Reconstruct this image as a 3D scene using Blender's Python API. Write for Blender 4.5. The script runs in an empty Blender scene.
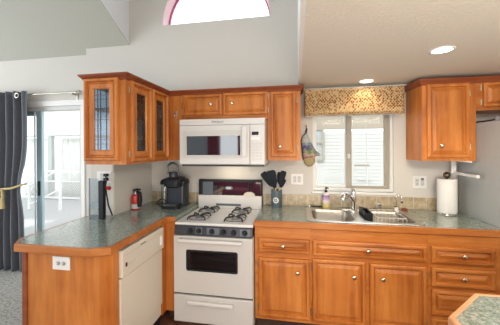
import bpy, bmesh, math, random
from mathutils import Vector, Matrix
random.seed(7)
sc = bpy.context.scene
COL = sc.collection

# ------------------------------------------------------------------ camera
F_PX, CX, CY = 265.1, 250.0, 147.45
cam_d = bpy.data.cameras.new('camera')
cam = bpy.data.objects.new('camera', cam_d); COL.objects.link(cam)
cam_d.sensor_fit = 'HORIZONTAL'; cam_d.sensor_width = 36.0
cam_d.lens = F_PX / 500.0 * 36.0
cam_d.shift_y = -(162.5 - CY) / 500.0
cam_d.clip_start = 0.02; cam_d.clip_end = 200
fw = Vector((-0.172903, 0.984939, -0.00038)); rt = Vector((0.984919, 0.172897, -0.006394)); up = Vector((0.006232, 0.00148, 0.99998))
m = Matrix.Identity(4)
for i in range(3):
    m[i][0] = rt[i]; m[i][1] = up[i]; m[i][2] = -fw[i]
m[0][3], m[1][3], m[2][3] = 0.0, -2.83, 1.543
cam.matrix_world = m
sc.camera = cam

# ------------------------------------------------------------------ world, sun, large lights, exposure
w = bpy.data.worlds.new('World'); sc.world = w; w.use_nodes = True
bgn = w.node_tree.nodes['Background']
bgn.inputs[0].default_value = (0.91, 0.96, 1.0, 1); bgn.inputs[1].default_value = 1.9

def area(name, loc, target, sx, sy, power, col):
    d = bpy.data.lights.new(name, 'AREA'); d.shape = 'RECTANGLE'; d.size = sx; d.size_y = sy; d.energy = power; d.color = col
    o = bpy.data.objects.new(name, d); COL.objects.link(o); o.location = loc
    o.rotation_euler = (Vector(target) - Vector(loc)).to_track_quat('-Z', 'Y').to_euler()
    return o
sd = bpy.data.lights.new('sun', 'SUN'); sd.energy = 2.2; sd.angle = math.radians(2); sd.color = (1.0, 0.96, 0.9)
so = bpy.data.objects.new('sun', sd); COL.objects.link(so); so.rotation_euler = Vector((0.25, 0.62, -0.80)).to_track_quat('-Z', 'Y').to_euler()
area('side_fill_left', (-5.6, -2.3, 1.6), (0.0, -0.6, 1.1), 2.0, 1.6, 40, (0.96, 0.98, 1.0))  # area light added out of view to strengthen light from the left
wl = area('low_warm_fill', (-0.1, -4.6, 0.95), (0.75, 0, 0.3), 2.0, 1.2, 21, (1.0, 0.91, 0.80))  # warm fill added behind the camera for the lower cabinets; no window there
wl.data.spread = math.radians(115)
area('overhead_fill', (1.0, -2.35, 2.12), (0.85, -1.2, 0.4), 1.1, 0.5, 34, (1.0, 0.92, 0.82))  # overhead fill added to bring out the door relief; no fixture there
area('ceiling_fill', (1.0, -3.4, 0.6), (1.0, -0.9, 2.15), 1.2, 0.8, 20, (1.0, 0.92, 0.82))  # upward fill added out of view to brighten the low ceiling
vs = sc.view_settings
vs.view_transform = 'Standard'; vs.look = 'None'; vs.exposure = 0.46; vs.gamma = 1.0; vs.use_curve_mapping = False

# ------------------------------------------------------------------ materials
def mat(name, col, rough=0.5, metal=0.0, spec=0.5, coat=0.0):
    mm = bpy.data.materials.new(name); mm.use_nodes = True
    b = mm.node_tree.nodes['Principled BSDF']
    b.inputs['Base Color'].default_value = (*col, 1); b.inputs['Roughness'].default_value = rough
    b.inputs['Metallic'].default_value = metal; b.inputs['Specular IOR Level'].default_value = spec
    b.inputs['Coat Weight'].default_value = coat
    return mm
def nd(mm, t, **kw):
    n = mm.node_tree.nodes.new(t)
    for k, v in kw.items(): setattr(n, k, v)
    return n
def lk(mm, a, b): mm.node_tree.links.new(a, b)
def bsdf(mm): return mm.node_tree.nodes['Principled BSDF']
def coords(mm, scale, out='Object'):
    tc = nd(mm, 'ShaderNodeTexCoord'); mp = nd(mm, 'ShaderNodeMapping'); mp.inputs['Scale'].default_value = scale
    lk(mm, tc.outputs[out], mp.inputs['Vector']); return mp.outputs['Vector']
def ramp(mm, fac, stops):
    r = nd(mm, 'ShaderNodeValToRGB'); e = r.color_ramp.elements
    while len(e) < len(stops): e.new(0.5)
    for q, (p, c) in zip(e, stops): q.position = p; q.color = (*c, 1)
    lk(mm, fac, r.inputs[0]); return r.outputs[0]
def bump(mm, h, strength, dist=0.002):
    b = nd(mm, 'ShaderNodeBump'); b.inputs['Strength'].default_value = strength; b.inputs['Distance'].default_value = dist
    lk(mm, h, b.inputs['Height']); lk(mm, b.outputs[0], bsdf(mm).inputs['Normal'])
def noise(mm, vec, scale, detail=4, rough=0.55):
    n = nd(mm, 'ShaderNodeTexNoise'); n.inputs['Scale'].default_value = scale; n.inputs['Detail'].default_value = detail
    n.inputs['Roughness'].default_value = rough; lk(mm, vec, n.inputs['Vector']); return n.outputs['Fac']

def wood(name, axis, a, b, c, rough=0.40):
    mm = mat(name, b, rough, coat=0.04, spec=0.4)
    s = {'z': (16, 16, 1.6), 'x': (1.6, 16, 16), 'y': (16, 1.6, 16)}[axis]
    v = coords(mm, s)
    n1 = noise(mm, v, 1.0, 5, 0.6)
    n2 = noise(mm, coords(mm, (1.7, 1.7, 1.7)), 1.6, 3)
    mx = nd(mm, 'ShaderNodeMath', operation='ADD'); ml = nd(mm, 'ShaderNodeMath', operation='MULTIPLY'); ml.inputs[1].default_value = 0.55
    lk(mm, n2, ml.inputs[0]); lk(mm, n1, mx.inputs[0]); lk(mm, ml.outputs[0], mx.inputs[1])
    lk(mm, ramp(mm, mx.outputs[0], [(0.50, a), (0.76, b), (1.0, c)]), bsdf(mm).inputs['Base Color'])
    return mm
WA, WB, WC = (0.32, 0.086, 0.013), (0.50, 0.166, 0.031), (0.62, 0.235, 0.053)
WOOD_V = wood('wood_vertical', 'z', WA, WB, WC)
WOOD_H = wood('wood_horizontal', 'x', WA, WB, WC)
WOOD_D = wood('wood_depth', 'y', WA, WB, WC)
CROWN = wood('wood_crown', 'x', (0.16, 0.035, 0.012), (0.23, 0.055, 0.018), (0.3, 0.085, 0.028))
EDGE = wood('wood_edge_stain', 'x', (0.28, 0.075, 0.013), (0.42, 0.135, 0.026), (0.52, 0.19, 0.045))
LIGHTEDGE = wood('wood_light_edge', 'x', (0.50, 0.23, 0.10), (0.60, 0.30, 0.15), (0.7, 0.38, 0.2))
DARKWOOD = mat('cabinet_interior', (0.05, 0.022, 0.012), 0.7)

def laminate():
    mm = mat('green_speckled_laminate', (0.3, 0.36, 0.32), 0.19, spec=0.85, coat=0.35)
    v = coords(mm, (1, 1, 1))
    n = noise(mm, v, 130, 3, 0.75)
    n2 = noise(mm, v, 52, 2, 0.6)
    a = nd(mm, 'ShaderNodeMath', operation='ADD'); lk(mm, n, a.inputs[0])
    k = nd(mm, 'ShaderNodeMath', operation='MULTIPLY'); k.inputs[1].default_value = 0.45; lk(mm, n2, k.inputs[0]); lk(mm, k.outputs[0], a.inputs[1])
    lk(mm, ramp(mm, a.outputs[0], [(0.54, (0.10, 0.14, 0.12)), (0.68, (0.19, 0.24, 0.205)), (0.80, (0.29, 0.34, 0.29)), (0.93, (0.46, 0.49, 0.42))]), bsdf(mm).inputs['Base Color'])
    return mm
LAM = laminate()

def plaster(name, col, sc_, st):
    mm = mat(name, col, 0.85, spec=0.25)
    bump(mm, noise(mm, coords(mm, (1, 1, 1)), sc_, 5, 0.6), st, 0.004); return mm
WALL = plaster('wall_paint', (0.64, 0.62, 0.575), 45, 0.25)
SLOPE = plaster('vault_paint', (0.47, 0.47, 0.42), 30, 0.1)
CEIL = plaster('textured_ceiling', (0.76, 0.715, 0.63), 60, 0.75)
WHITEP = mat('white_paint', (0.82, 0.82, 0.80), 0.5)
PINK = mat('pink_reveal_paint', (0.86, 0.60, 0.66), 0.6)
MAGENTA = mat('crimson_frame', (0.50, 0.07, 0.17), 0.45)

def carpet():
    mm = mat('grey_carpet', (0.4, 0.4, 0.37), 0.95, spec=0.1)
    v = coords(mm, (1, 1, 1)); n = noise(mm, v, 85, 4, 0.75); n2 = noise(mm, v, 40, 3, 0.6)
    a = nd(mm, 'ShaderNodeMath', operation='ADD'); lk(mm, n, a.inputs[0]); lk(mm, n2, a.inputs[1])
    lk(mm, ramp(mm, a.outputs[0], [(0.76, (0.17, 0.168, 0.155)), (0.98, (0.30, 0.295, 0.27)), (1.0, (0.40, 0.395, 0.365))]), bsdf(mm).inputs['Base Color'])
    bump(mm, n, 0.8, 0.01); return mm
CARPET = carpet()
VINYL = wood('vinyl_floor', 'y', (0.10, 0.04, 0.025), (0.16, 0.065, 0.04), (0.2, 0.09, 0.06), 0.4)

def tile():
    mm = mat('tan_tile', (0.5, 0.42, 0.3), 0.35)
    tc = nd(mm, 'ShaderNodeTexCoord'); sp = nd(mm, 'ShaderNodeSeparateXYZ'); cb = nd(mm, 'ShaderNodeCombineXYZ')
    lk(mm, tc.outputs['Object'], sp.inputs[0]); lk(mm, sp.outputs[0], cb.inputs[0]); lk(mm, sp.outputs[2], cb.inputs[1])
    br = nd(mm, 'ShaderNodeTexBrick'); br.offset = 0.0; br.inputs['Scale'].default_value = 1.0
    br.inputs['Brick Width'].default_value = 0.112; br.inputs['Row Height'].default_value = 2.0; br.inputs['Mortar Size'].default_value = 0.0025
    lk(mm, cb.outputs[0], br.inputs['Vector'])
    n = noise(mm, coords(mm, (1, 1, 1)), 22, 4, 0.65)
    c = ramp(mm, n, [(0.3, (0.34, 0.27, 0.17)), (0.55, (0.50, 0.41, 0.28)), (0.75, (0.64, 0.55, 0.40))])
    lk(mm, c, br.inputs['Color1']); lk(mm, c, br.inputs['Color2']); br.inputs['Mortar'].default_value = (0.62, 0.58, 0.48, 1)
    lk(mm, br.outputs['Color'], bsdf(mm).inputs['Base Color']); return mm
TILE = tile()

ENAMEL = mat('white_enamel', (0.585, 0.575, 0.555), 0.22, spec=0.5)
WHITEM = mat('bright_white_enamel', (0.70, 0.695, 0.68), 0.25)
CREAM = mat('cream_enamel', (0.68, 0.64, 0.55), 0.3)
CREAM2 = mat('cream_panel', (0.56, 0.53, 0.46), 0.35)
WPLASTIC = mat('white_plastic', (0.80, 0.80, 0.78), 0.35)
WPLASTIC2 = mat('grey_white_plastic', (0.60, 0.60, 0.58), 0.4)
BLACK = mat('black_plastic', (0.012, 0.014, 0.018), 0.45, spec=0.3)
GLOSSBLACK = mat('black_glass', (0.010, 0.010, 0.014), 0.04, spec=0.5); GLOSSBLACK.node_tree.nodes['Principled BSDF'].inputs['IOR'].default_value = 2.8
SLATE = mat('slate_panel', (0.030, 0.036, 0.048), 0.3)
SLATE2 = mat('slate_patch', (0.11, 0.135, 0.16), 0.35)
NAVY = mat('dark_blue_plastic', (0.022, 0.028, 0.040), 0.3)
RINGM = mat('dark_grey_metal', (0.16, 0.17, 0.18), 0.35, 0.7)
CHROME = mat('chrome', (0.75, 0.75, 0.76), 0.12, 1.0)
STEEL = mat('brushed_stainless', (0.56, 0.53, 0.48), 0.28, 1.0)
BOWL = mat('satin_stainless_bowl', (0.42, 0.385, 0.335), 0.34, 1.0)
NICKEL = mat('brushed_nickel', (0.40, 0.38, 0.33), 0.3, 1.0)
KNOBM = mat('polished_brass_nickel', (0.80, 0.72, 0.55), 0.18, 1.0)
HINGEM = mat('old_brass', (0.42, 0.37, 0.26), 0.45, 1.0)
BRONZE = mat('bronze', (0.16, 0.12, 0.09), 0.3, 1.0)
IRON = mat('cast_iron', (0.018, 0.018, 0.02), 0.5)
FRIDGE = mat('grey_fridge_side', (0.37, 0.38, 0.37), 0.45, 0.0)
RED = mat('red_enamel', (0.55, 0.03, 0.02), 0.3)
GREYM = mat('grey_metal', (0.35, 0.36, 0.38), 0.4, 0.8)
PAPER = mat('white_paper', (0.80, 0.79, 0.76), 0.9, spec=0.1)
TEALCROCK = mat('slate_teal_ceramic', (0.075, 0.11, 0.125), 0.35)
SILICONE = mat('dark_slate_silicone', (0.010, 0.016, 0.022), 0.55, spec=0.2)
HANDLEWOOD = mat('pale_beech', (0.6, 0.45, 0.3), 0.5)
ALU = mat('daylight_tinted_aluminium', (0.46, 0.62, 0.68), 0.35, 0.3)  # the blue of shaded daylight is put into the metal's colour
VINYLW = mat('window_vinyl', (0.74, 0.75, 0.73), 0.4)
VINYLT = mat('window_vinyl_tan', (0.37, 0.33, 0.265), 0.5)
GOLD = mat('gold_cord', (0.55, 0.42, 0.18), 0.5)
MAROON = mat('maroon_cloth', (0.34, 0.05, 0.11), 0.9)
GREYC = mat('grey_blue_cloth', (0.36, 0.42, 0.46), 0.9)
CREAMC = mat('cream_ceramic', (0.72, 0.66, 0.52), 0.4)

def curtain_mat():
    mm = mat('charcoal_curtain', (0.05, 0.055, 0.068), 0.8, spec=0.3)
    n = noise(mm, coords(mm, (300, 300, 40)), 1.0, 2)
    lk(mm, ramp(mm, n, [(0.3, (0.085, 0.092, 0.112)), (0.7, (0.135, 0.145, 0.17))]), bsdf(mm).inputs['Base Color'])
    bsdf(mm).inputs['Sheen Weight'].default_value = 0.3
    return mm
CURT = curtain_mat()

def glass(name, tint, gloss=0.12, rough=0.02):
    mm = bpy.data.materials.new(name); mm.use_nodes = True; nt = mm.node_tree; nt.nodes.clear()
    o = nt.nodes.new('ShaderNodeOutputMaterial'); t = nt.nodes.new('ShaderNodeBsdfTransparent'); g = nt.nodes.new('ShaderNodeBsdfGlossy'); x = nt.nodes.new('ShaderNodeMixShader')
    fr = nt.nodes.new('ShaderNodeLayerWeight'); fr.inputs[0].default_value = 0.5
    pw = nt.nodes.new('ShaderNodeMath'); pw.operation = 'POWER'; pw.inputs[1].default_value = 5.0; nt.links.new(fr.outputs['Facing'], pw.inputs[0])
    ad = nt.nodes.new('ShaderNodeMath'); ad.operation = 'ADD'; ad.inputs[1].default_value = gloss + .03; ad.use_clamp = True
    nt.links.new(pw.outputs[0], ad.inputs[0])
    t.inputs[0].default_value = (*tint, 1); g.inputs['Roughness'].default_value = rough
    nt.links.new(ad.outputs[0], x.inputs[0]); nt.links.new(t.outputs[0], x.inputs[1]); nt.links.new(g.outputs[0], x.inputs[2]); nt.links.new(x.outputs[0], o.inputs[0])
    return mm
GLASS = glass('clear_glass', (0.96, 0.98, 0.98), -0.027)
LEADGLASS = glass('leaded_glass', (0.60, 0.76, 0.92), 0.10, 0.12)
DARKGLASS = glass('oven_glass', (0.5, 0.5, 0.52), 0.02, 0.05)
SMOKE = glass('smoked_acrylic', (0.86, 0.91, 0.94), 0.10, 0.05)

def emit(name, col, st):
    mm = bpy.data.materials.new(name); mm.use_nodes = True; nt = mm.node_tree; nt.nodes.clear()
    o = nt.nodes.new('ShaderNodeOutputMaterial'); e = nt.nodes.new('ShaderNodeEmission'); e.inputs[0].default_value = (*col, 1); e.inputs[1].default_value = st
    nt.links.new(e.outputs[0], o.inputs[0]); return mm
LAMP = emit('lamp_glow', (1.0, 0.93, 0.8), 6.0)

def valance_mat():
    mm = mat('spotted_tan_fabric', (0.6, 0.45, 0.25), 0.85, spec=0.2)
    v = coords(mm, (52, 52, 46))
    mp = v.node; mp.inputs['Rotation'].default_value = (0, 0.75, 0)
    vo = nd(mm, 'ShaderNodeTexVoronoi'); vo.inputs['Scale'].default_value = 1.0; vo.inputs['Randomness'].default_value = 0.45; lk(mm, v, vo.inputs['Vector'])
    lk(mm, ramp(mm, vo.outputs['Distance'], [(0.28, (0.13, 0.055, 0.018)), (0.42, (0.36, 0.19, 0.08)), (0.60, (0.52, 0.385, 0.21))]), bsdf(mm).inputs['Base Color'])
    return mm
VALM = valance_mat()

def mitt_mat():
    mm = mat('printed_cotton', (0.5, 0.5, 0.5), 0.85)
    tc = nd(mm, 'ShaderNodeTexCoord'); sp = nd(mm, 'ShaderNodeSeparateXYZ'); lk(mm, tc.outputs['Object'], sp.inputs[0])
    n = noise(mm, coords(mm, (1, 1, 1)), 17, 2)
    k = nd(mm, 'ShaderNodeMath', operation='MULTIPLY_ADD'); k.inputs[1].default_value = 0.09; lk(mm, n, k.inputs[0]); lk(mm, sp.outputs[2], k.inputs[2])
    r = nd(mm, 'ShaderNodeMapRange'); r.inputs['From Min'].default_value = 0.045; r.inputs['From Max'].default_value = 0.40; lk(mm, k.outputs[0], r.inputs['Value'])
    zone = nd(mm, 'ShaderNodeValToRGB'); e = zone.color_ramp.elements; zone.color_ramp.interpolation = 'CONSTANT'
    st = [(0, (0.55, 0.40, 0.20)), (0.30, (0.50, 0.12, 0.08)), (0.36, (0.60, 0.50, 0.32)), (0.43, (0.20, 0.32, 0.10)), (0.54, (0.05, 0.08, 0.30)), (0.66, (0.25, 0.42, 0.55)), (0.74, (0.60, 0.72, 0.72))]
    while len(e) < len(st): e.new(0.9)
    for q, (p, c) in zip(e, st): q.position = p; q.color = (*c, 1)
    lk(mm, r.outputs[0], zone.inputs[0])
    vo = nd(mm, 'ShaderNodeTexVoronoi'); vo.inputs['Scale'].default_value = 42; lk(mm, tc.outputs['Object'], vo.inputs['Vector'])
    hs = ramp(mm, vo.outputs['Color'], [(0.0, (0.45, 0.08, 0.06)), (0.3, (0.65, 0.55, 0.35)), (0.55, (0.15, 0.25, 0.08)), (0.8, (0.08, 0.12, 0.35))])
    mx = nd(mm, 'ShaderNodeMix', data_type='RGBA'); mx.inputs[0].default_value = 0.35
    dk = nd(mm, 'ShaderNodeMix', data_type='RGBA', blend_type='MULTIPLY'); dk.inputs[0].default_value = 1.0; dk.inputs[7].default_value = (.8, .8, .8, 1); lk(mm, zone.outputs[0], dk.inputs[6]); lk(mm, dk.outputs[2], mx.inputs[6]); lk(mm, hs, mx.inputs[7]); lk(mm, mx.outputs[2], bsdf(mm).inputs['Base Color']); return mm
MITT = mitt_mat()

def soap_mat():
    mm = mat('soap_label', (0.6, 0.5, 0.6), 0.3)
    tc = nd(mm, 'ShaderNodeTexCoord'); sp = nd(mm, 'ShaderNodeSeparateXYZ'); lk(mm, tc.outputs['Object'], sp.inputs[0])
    r = nd(mm, 'ShaderNodeMapRange'); r.inputs['From Min'].default_value = 0.0; r.inputs['From Max'].default_value = 0.13; lk(mm, sp.outputs[2], r.inputs['Value'])
    lk(mm, ramp(mm, r.outputs[0], [(0.05, (0.60, 0.50, 0.14)), (0.30, (0.62, 0.52, 0.25)), (0.5, (0.66, 0.58, 0.62)), (0.62, (0.50, 0.36, 0.55)), (0.85, (0.26, 0.14, 0.33))]), bsdf(mm).inputs['Base Color']); return mm
SOAP = soap_mat()

def siding():
    mm = mat('white_lap_siding', (0.45, 0.44, 0.415), 0.7); return mm
SIDING = siding()
TANS = mat('tan_eave', (0.31, 0.26, 0.20), 0.8)
DECK = plaster('grey_deck', (0.50, 0.50, 0.51), 60, 0.3)
GROUND = mat('pale_concrete', (0.55, 0.54, 0.5), 0.9)
POSTM = mat('grey_green_post', (0.50, 0.54, 0.52), 0.6)
SHEER = mat('white_outdoor_sheer', (0.85, 0.85, 0.83), 0.9)
tl = nd(SHEER, 'ShaderNodeBsdfTranslucent'); tl.inputs[0].default_value = (.9, .9, .88, 1); mxs = nd(SHEER, 'ShaderNodeMixShader'); mxs.inputs[0].default_value = .6
lk(SHEER, bsdf(SHEER).outputs[0], mxs.inputs[1]); lk(SHEER, tl.outputs[0], mxs.inputs[2]); lk(SHEER, mxs.outputs[0], SHEER.node_tree.nodes['Material Output'].inputs[0])

# ------------------------------------------------------------------ mesh helpers
class MB:
    def __init__(s, M=None): s.bm = bmesh.new(); s.M = M
    def v(s, p):
        p = Vector(p); return s.bm.verts.new(s.M @ p if s.M else p)
    def face(s, vs_):
        try: return s.bm.faces.new(vs_)
        except ValueError: return None
    def box(s, x0, x1, y0, y1, z0, z1):
        P = [s.v((x, y, z)) for z in (z0, z1) for x, y in ((x0, y0), (x1, y0), (x1, y1), (x0, y1))]
        for f in ((3, 2, 1, 0), (4, 5, 6, 7), (0, 1, 5, 4), (1, 2, 6, 5), (2, 3, 7, 6), (3, 0, 4, 7)): s.face([P[i] for i in f])
        return s
    def hexa(s, lo, hi):
        n = len(lo); A = [s.v(p) for p in lo]; B = [s.v(p) for p in hi]
        s.face(A[::-1]); s.face(B)
        for i in range(n): s.face([A[i], A[(i+1) % n], B[(i+1) % n], B[i]])
        return s
    def rings(s, rings, cap0=True, cap1=True, closed=True):
        R = [[s.v(p) for p in r] for r in rings]
        n = len(R[0])
        for a, b in zip(R, R[1:]):
            for i in range(n if closed else n-1): s.face([a[i], a[(i+1) % n], b[(i+1) % n], b[i]])
        if cap0: s.face(R[0][::-1])
        if cap1: s.face(R[-1])
        return s
    def lathe(s, prof, c, axis='z', n=24, cap0=True, cap1=True):
        rr = []
        for r, h in prof:
            ring = []
            for i in range(n):
                a = 2*math.pi*i/n; p = (r*math.cos(a), r*math.sin(a), h)
                if axis == 'x': p = (p[2], p[0], p[1])
                elif axis == '-x': p = (-p[2], -p[0], p[1])
                elif axis == '-y': p = (p[0], -p[2], p[1])
                elif axis == '-z': p = (p[0], -p[1], -p[2])
                ring.append((c[0]+p[0], c[1]+p[1], c[2]+p[2]))
            rr.append(ring)
        return s.rings(rr, cap0, cap1)
    def tube(s, pts, r, n=10, caps=True):
        pts = [Vector(p) for p in pts]; R = []
        rad = r if isinstance(r, (list, tuple)) else [r]*len(pts)
        t0 = (pts[1]-pts[0]).normalized(); u = t0.orthogonal().normalized()
        for i, p in enumerate(pts):
            t = (pts[min(i+1, len(pts)-1)] - pts[max(i-1, 0)]).normalized()
            u = (u - t*u.dot(t)).normalized(); q = t.cross(u)
            R.append([p + (u*math.cos(2*math.pi*k/n) + q*math.sin(2*math.pi*k/n))*rad[i] for k in range(n)])
        return s.rings(R, caps, caps)
    def plate(s, outer, holes, h0, h1, axis='z'):
        """prism of a polygon with holes; axis = extrusion axis"""
        def P(u, v, h):
            return (u, v, h) if axis == 'z' else ((u, h, v) if axis == 'y' else (h, u, v))
        loops = [outer] + list(holes); sides = []
        for h in (h0, h1):
            es = []; lv = []
            for L in loops:
                V = [s.v(P(u, v, h)) for u, v in L]; lv.append(V)
                for i in range(len(V)): es.append(s.bm.edges.new((V[i], V[(i+1) % len(V)])))
            bmesh.ops.triangle_fill(s.bm, use_beauty=True, use_dissolve=False, edges=es)
            sides.append(lv)
        for A, B in zip(*sides):
            for i in range(len(A)): s.face([A[i], A[(i+1) % len(A)], B[(i+1) % len(A)], B[i]])
        return s
    def build(s, name, material, parent=None, smooth=False, bevel=0.0, seg=2):
        bm = s.bm
        bmesh.ops.recalc_face_normals(bm, faces=bm.faces[:])
        off = Vector((0, 0, 0)); p = parent
        while p is not None: off += p.location; p = p.parent
        bmesh.ops.translate(bm, verts=bm.verts[:], vec=-off)
        me = bpy.data.meshes.new(name); bm.to_mesh(me); bm.free()
        o = bpy.data.objects.new(name, me); COL.objects.link(o)
        me.materials.append(material)
        if smooth:
            for f in me.polygons: f.use_smooth = True
            if smooth != 'all':
                try: me.set_sharp_from_angle(angle=math.radians(38))
                except Exception: pass
        if bevel:
            b = o.modifiers.new('bevel', 'BEVEL'); b.width = bevel; b.segments = seg; b.limit_method = 'ANGLE'; b.angle_limit = math.radians(40)
        if parent is not None: o.parent = parent
        return o
def root(name, label, cat, loc, group=None):
    o = bpy.data.objects.new(name, None); COL.objects.link(o); o.location = loc; o.empty_display_size = 0.05
    o['label'] = label; o['category'] = cat
    if group: o['group'] = group
    return o
def tag(o, label, cat, group=None):
    o['label'] = label; o['category'] = cat
    if group: o['group'] = group
    return o
def rebase(o, loc):
    """give a one-mesh thing its origin at loc"""
    o.data.transform(Matrix.Translation(-Vector(loc))); o.location = loc; return o
def struct(name, mb, m_, bevel=0.0, smooth=False):
    o = mb.build(name, m_, None, smooth, bevel); o['kind'] = 'structure'; return o
def box(name, m_, parent, *a, bevel=0.0):
    return MB().box(*a).build(name, m_, parent, bevel=bevel)
def rrect(x0, x1, y0, y1, r, n=5):
    out = []
    for cx, cy, a0 in ((x1-r, y1-r, 0), (x0+r, y1-r, 90), (x0+r, y0+r, 180), (x1-r, y0+r, 270)):
        for k in range(n+1):
            a = math.radians(a0 + 90*k/n); out.append((cx+r*math.cos(a), cy+r*math.sin(a)))
    return out
def text(body, size, loc, m_, name, parent, rx=90, ext=0.0005):
    c = bpy.data.curves.new(name, 'FONT'); c.body = body; c.size = size; c.extrude = ext; c.align_x = 'CENTER'; c.align_y = 'CENTER'
    t = bpy.data.objects.new(name, c); COL.objects.link(t)
    dg = bpy.context.evaluated_depsgraph_get(); me = bpy.data.meshes.new_from_object(t.evaluated_get(dg))
    bpy.data.objects.remove(t); me.name = name
    o = bpy.data.objects.new(name, me); COL.objects.link(o); me.materials.clear(); me.materials.append(m_)
    off = Vector((0, 0, 0)); p = parent
    while p is not None: off += p.location; p = p.parent
    me.transform(Matrix.Translation(Vector(loc) - off) @ Matrix.Rotation(math.radians(rx), 4, 'X')); o.parent = parent
    return o

# ------------------------------------------------------------------ cabinetry builders (local: x right, z up, -y out of the face)
def frontM(x, y, z): return Matrix.Translation((x, y, z))
def sideM(x, y, z): return Matrix.Translation((x, y, z)) @ Matrix.Rotation(math.radians(90), 4, 'Z')   # faces +X, local x runs to +Y
RAISED = [(0, 0), (0, .014), (.003, .020), (.010, .0235), (.026, .0235), (.0285, .013), (.0305, .004), (.0365, .004), (.040, .0095), (.064, .0205)]
GLAZED = [(.084, 0), (0, 0), (0, .016), (.003, .025), (.010, .030), (.022, .030), (.027, .017), (.030, .006), (.037, .006), (.041, .012), (.046, .016), (.076, .016), (.084, .008), (.084, 0)]
def rect_ring(w_, h_, i, d): return [(i, -d, i), (w_-i, -d, i), (w_-i, -d, h_-i), (i, -d, h_-i)]
def knob(par, M, x, z, d=.0185):
    p = M @ Vector((x, -d, z)); ax = (M.to_3x3() @ Vector((0, -1, 0)))
    axis = '-y' if abs(ax.y) > .5 else 'x'
    return MB().lathe([(.007, 0), (.007, .008), (.012, .012), (.0175, .018), (.0175, .022), (.012, .027), (.003, .0285)], p, axis, 16).build('knob', KNOBM, par, 'all')
def hinge(par, M, x, z):
    mb = MB(M); mb.box(x-.007, x+.007, -.0035, .001, z-.022, z+.022)
    mb.tube([(x, -.006, z-.024), (x, -.006, z+.024)], .0045, 8)
    return mb.build('hinge', HINGEM, par)
def door(par, M, w_, h_, name='door', knob_at=None, hinges=None, mt=None, s=1.0):
    mb = MB(M); mb.rings([rect_ring(w_, h_, i*s, d) for i, d in RAISED])
    o = mb.build(name, mt or WOOD_V, par)
    if knob_at: knob(o, M, *knob_at)
    if hinges is not None:
        for z in (0.14*h_, 0.86*h_) if h_ > .35 else (0.2*h_, 0.8*h_): hinge(o, M, hinges, z)
    return o
def glass_door(par, M, w_, h_, hinges=None):
    mb = MB(M); mb.rings([rect_ring(w_, h_, i, d) for i, d in GLAZED], False, False)
    o = mb.build('glass_door', WOOD_V, par)
    a = .082
    MB(M).box(a, w_-a, -.006, -.003, a, h_-a).build('glass_pane', LEADGLASS, o)
    c = MB(M); gw, gh = w_-2*a, h_-2*a
    for t in (.22, .40, .78): c.box(a+gw*t-.0022, a+gw*t+.0022, -.0085, -.001, a, h_-a)
    for t in (.10, .17, .50, .83, .90): c.box(a, w_-a, -.0083, -.0012, a+gh*t-.0022, a+gh*t+.0022)
    c.build('lead_came', BRONZE, o)
    if hinges is not None:
        for z in (0.1*h_, 0.88*h_): hinge(o, M, hinges, z)
    return o
def crown(par, path, z0, name='crown_molding'):
    """path: list of (x,y) front line; molding flares outward to the right-hand side of travel"""
    prof = [(0, 0), (.006, .004), (.012, .018), (.028, .034), (.034, .042), (.034, .05), (0, .05)]
    P = [Vector(p) for p in path]; R = []
    for i, p in enumerate(P):
        d0 = (P[i]-P[i-1]).normalized() if i else (P[1]-P[0]).normalized()
        d1 = (P[i+1]-P[i]).normalized() if i < len(P)-1 else d0
        n0 = Vector((d0.y, -d0.x)); n1 = Vector((d1.y, -d1.x)); nn = (n0+n1).normalized(); k = 1/max(.3, nn.dot(n0))
        R.append([(p.x+nn.x*o*k, p.y+nn.y*o*k, z0+h) for o, h in prof])
    return MB().rings(R).build(name, CROWN, par)

# ================================================================== THE SETTING
XS = -1.65          # face of the short left wall
FLOORX = -1.80
struct('floor_kitchen', MB().box(FLOORX, 2.6, -5.0, 0.0, -0.05, 0.0), VINYL)
struct('floor_carpet', MB().box(-6.0, FLOORX, -5.0, 0.08, -0.05, 0.0), CARPET)

# back wall of the kitchen with window and arched opening
N = 28; ac, ar, az = -0.89, 0.62, 2.95
arch = [(ac+ar*math.cos(math.pi*i/N), az+ar*math.sin(math.pi*i/N)) for i in range(N+1)]
WX0, WX1, WZ0, WZ1 = 0.165, 0.945, 1.085, 1.93
wb = MB()
wb.plate([(-2.51, 0), (0.04, 0), (0.04, 4.0), (-2.51, 4.0)], [arch], 0.0, 0.18, 'y')
wb.plate([(0.04, 0), (2.6, 0), (2.6, 2.15), (0.04, 2.15)], [[(WX0, WZ0), (WX1, WZ0), (WX1, WZ1), (WX0, WZ1)]], 0.0, 0.18, 'y')
struct('wall_back', wb, WALL)
# wall of the sliding door, a little further back
DX0, DX1, DZ1 = -4.45, -2.655, 2.085
wd = MB(); wd.plate([(-6.0, 0), (DX0, 0), (DX0, DZ1), (DX1, DZ1), (DX1, 0), (-2.51, 0), (-2.51, 2.80), (-6.0, 2.80)], [], 0.08, 0.22, 'y')
struct('wall_door', wd, WALL)
# short wall behind the peninsula
struct('wall_left', MB().box(-1.90, XS, -0.66, 0.0, 0.0, 2.09), WALL, 0.012)
struct('wall_right', MB().box(2.6, 2.7, -5.0, 0.18, 0, 2.3), WALL)
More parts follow.
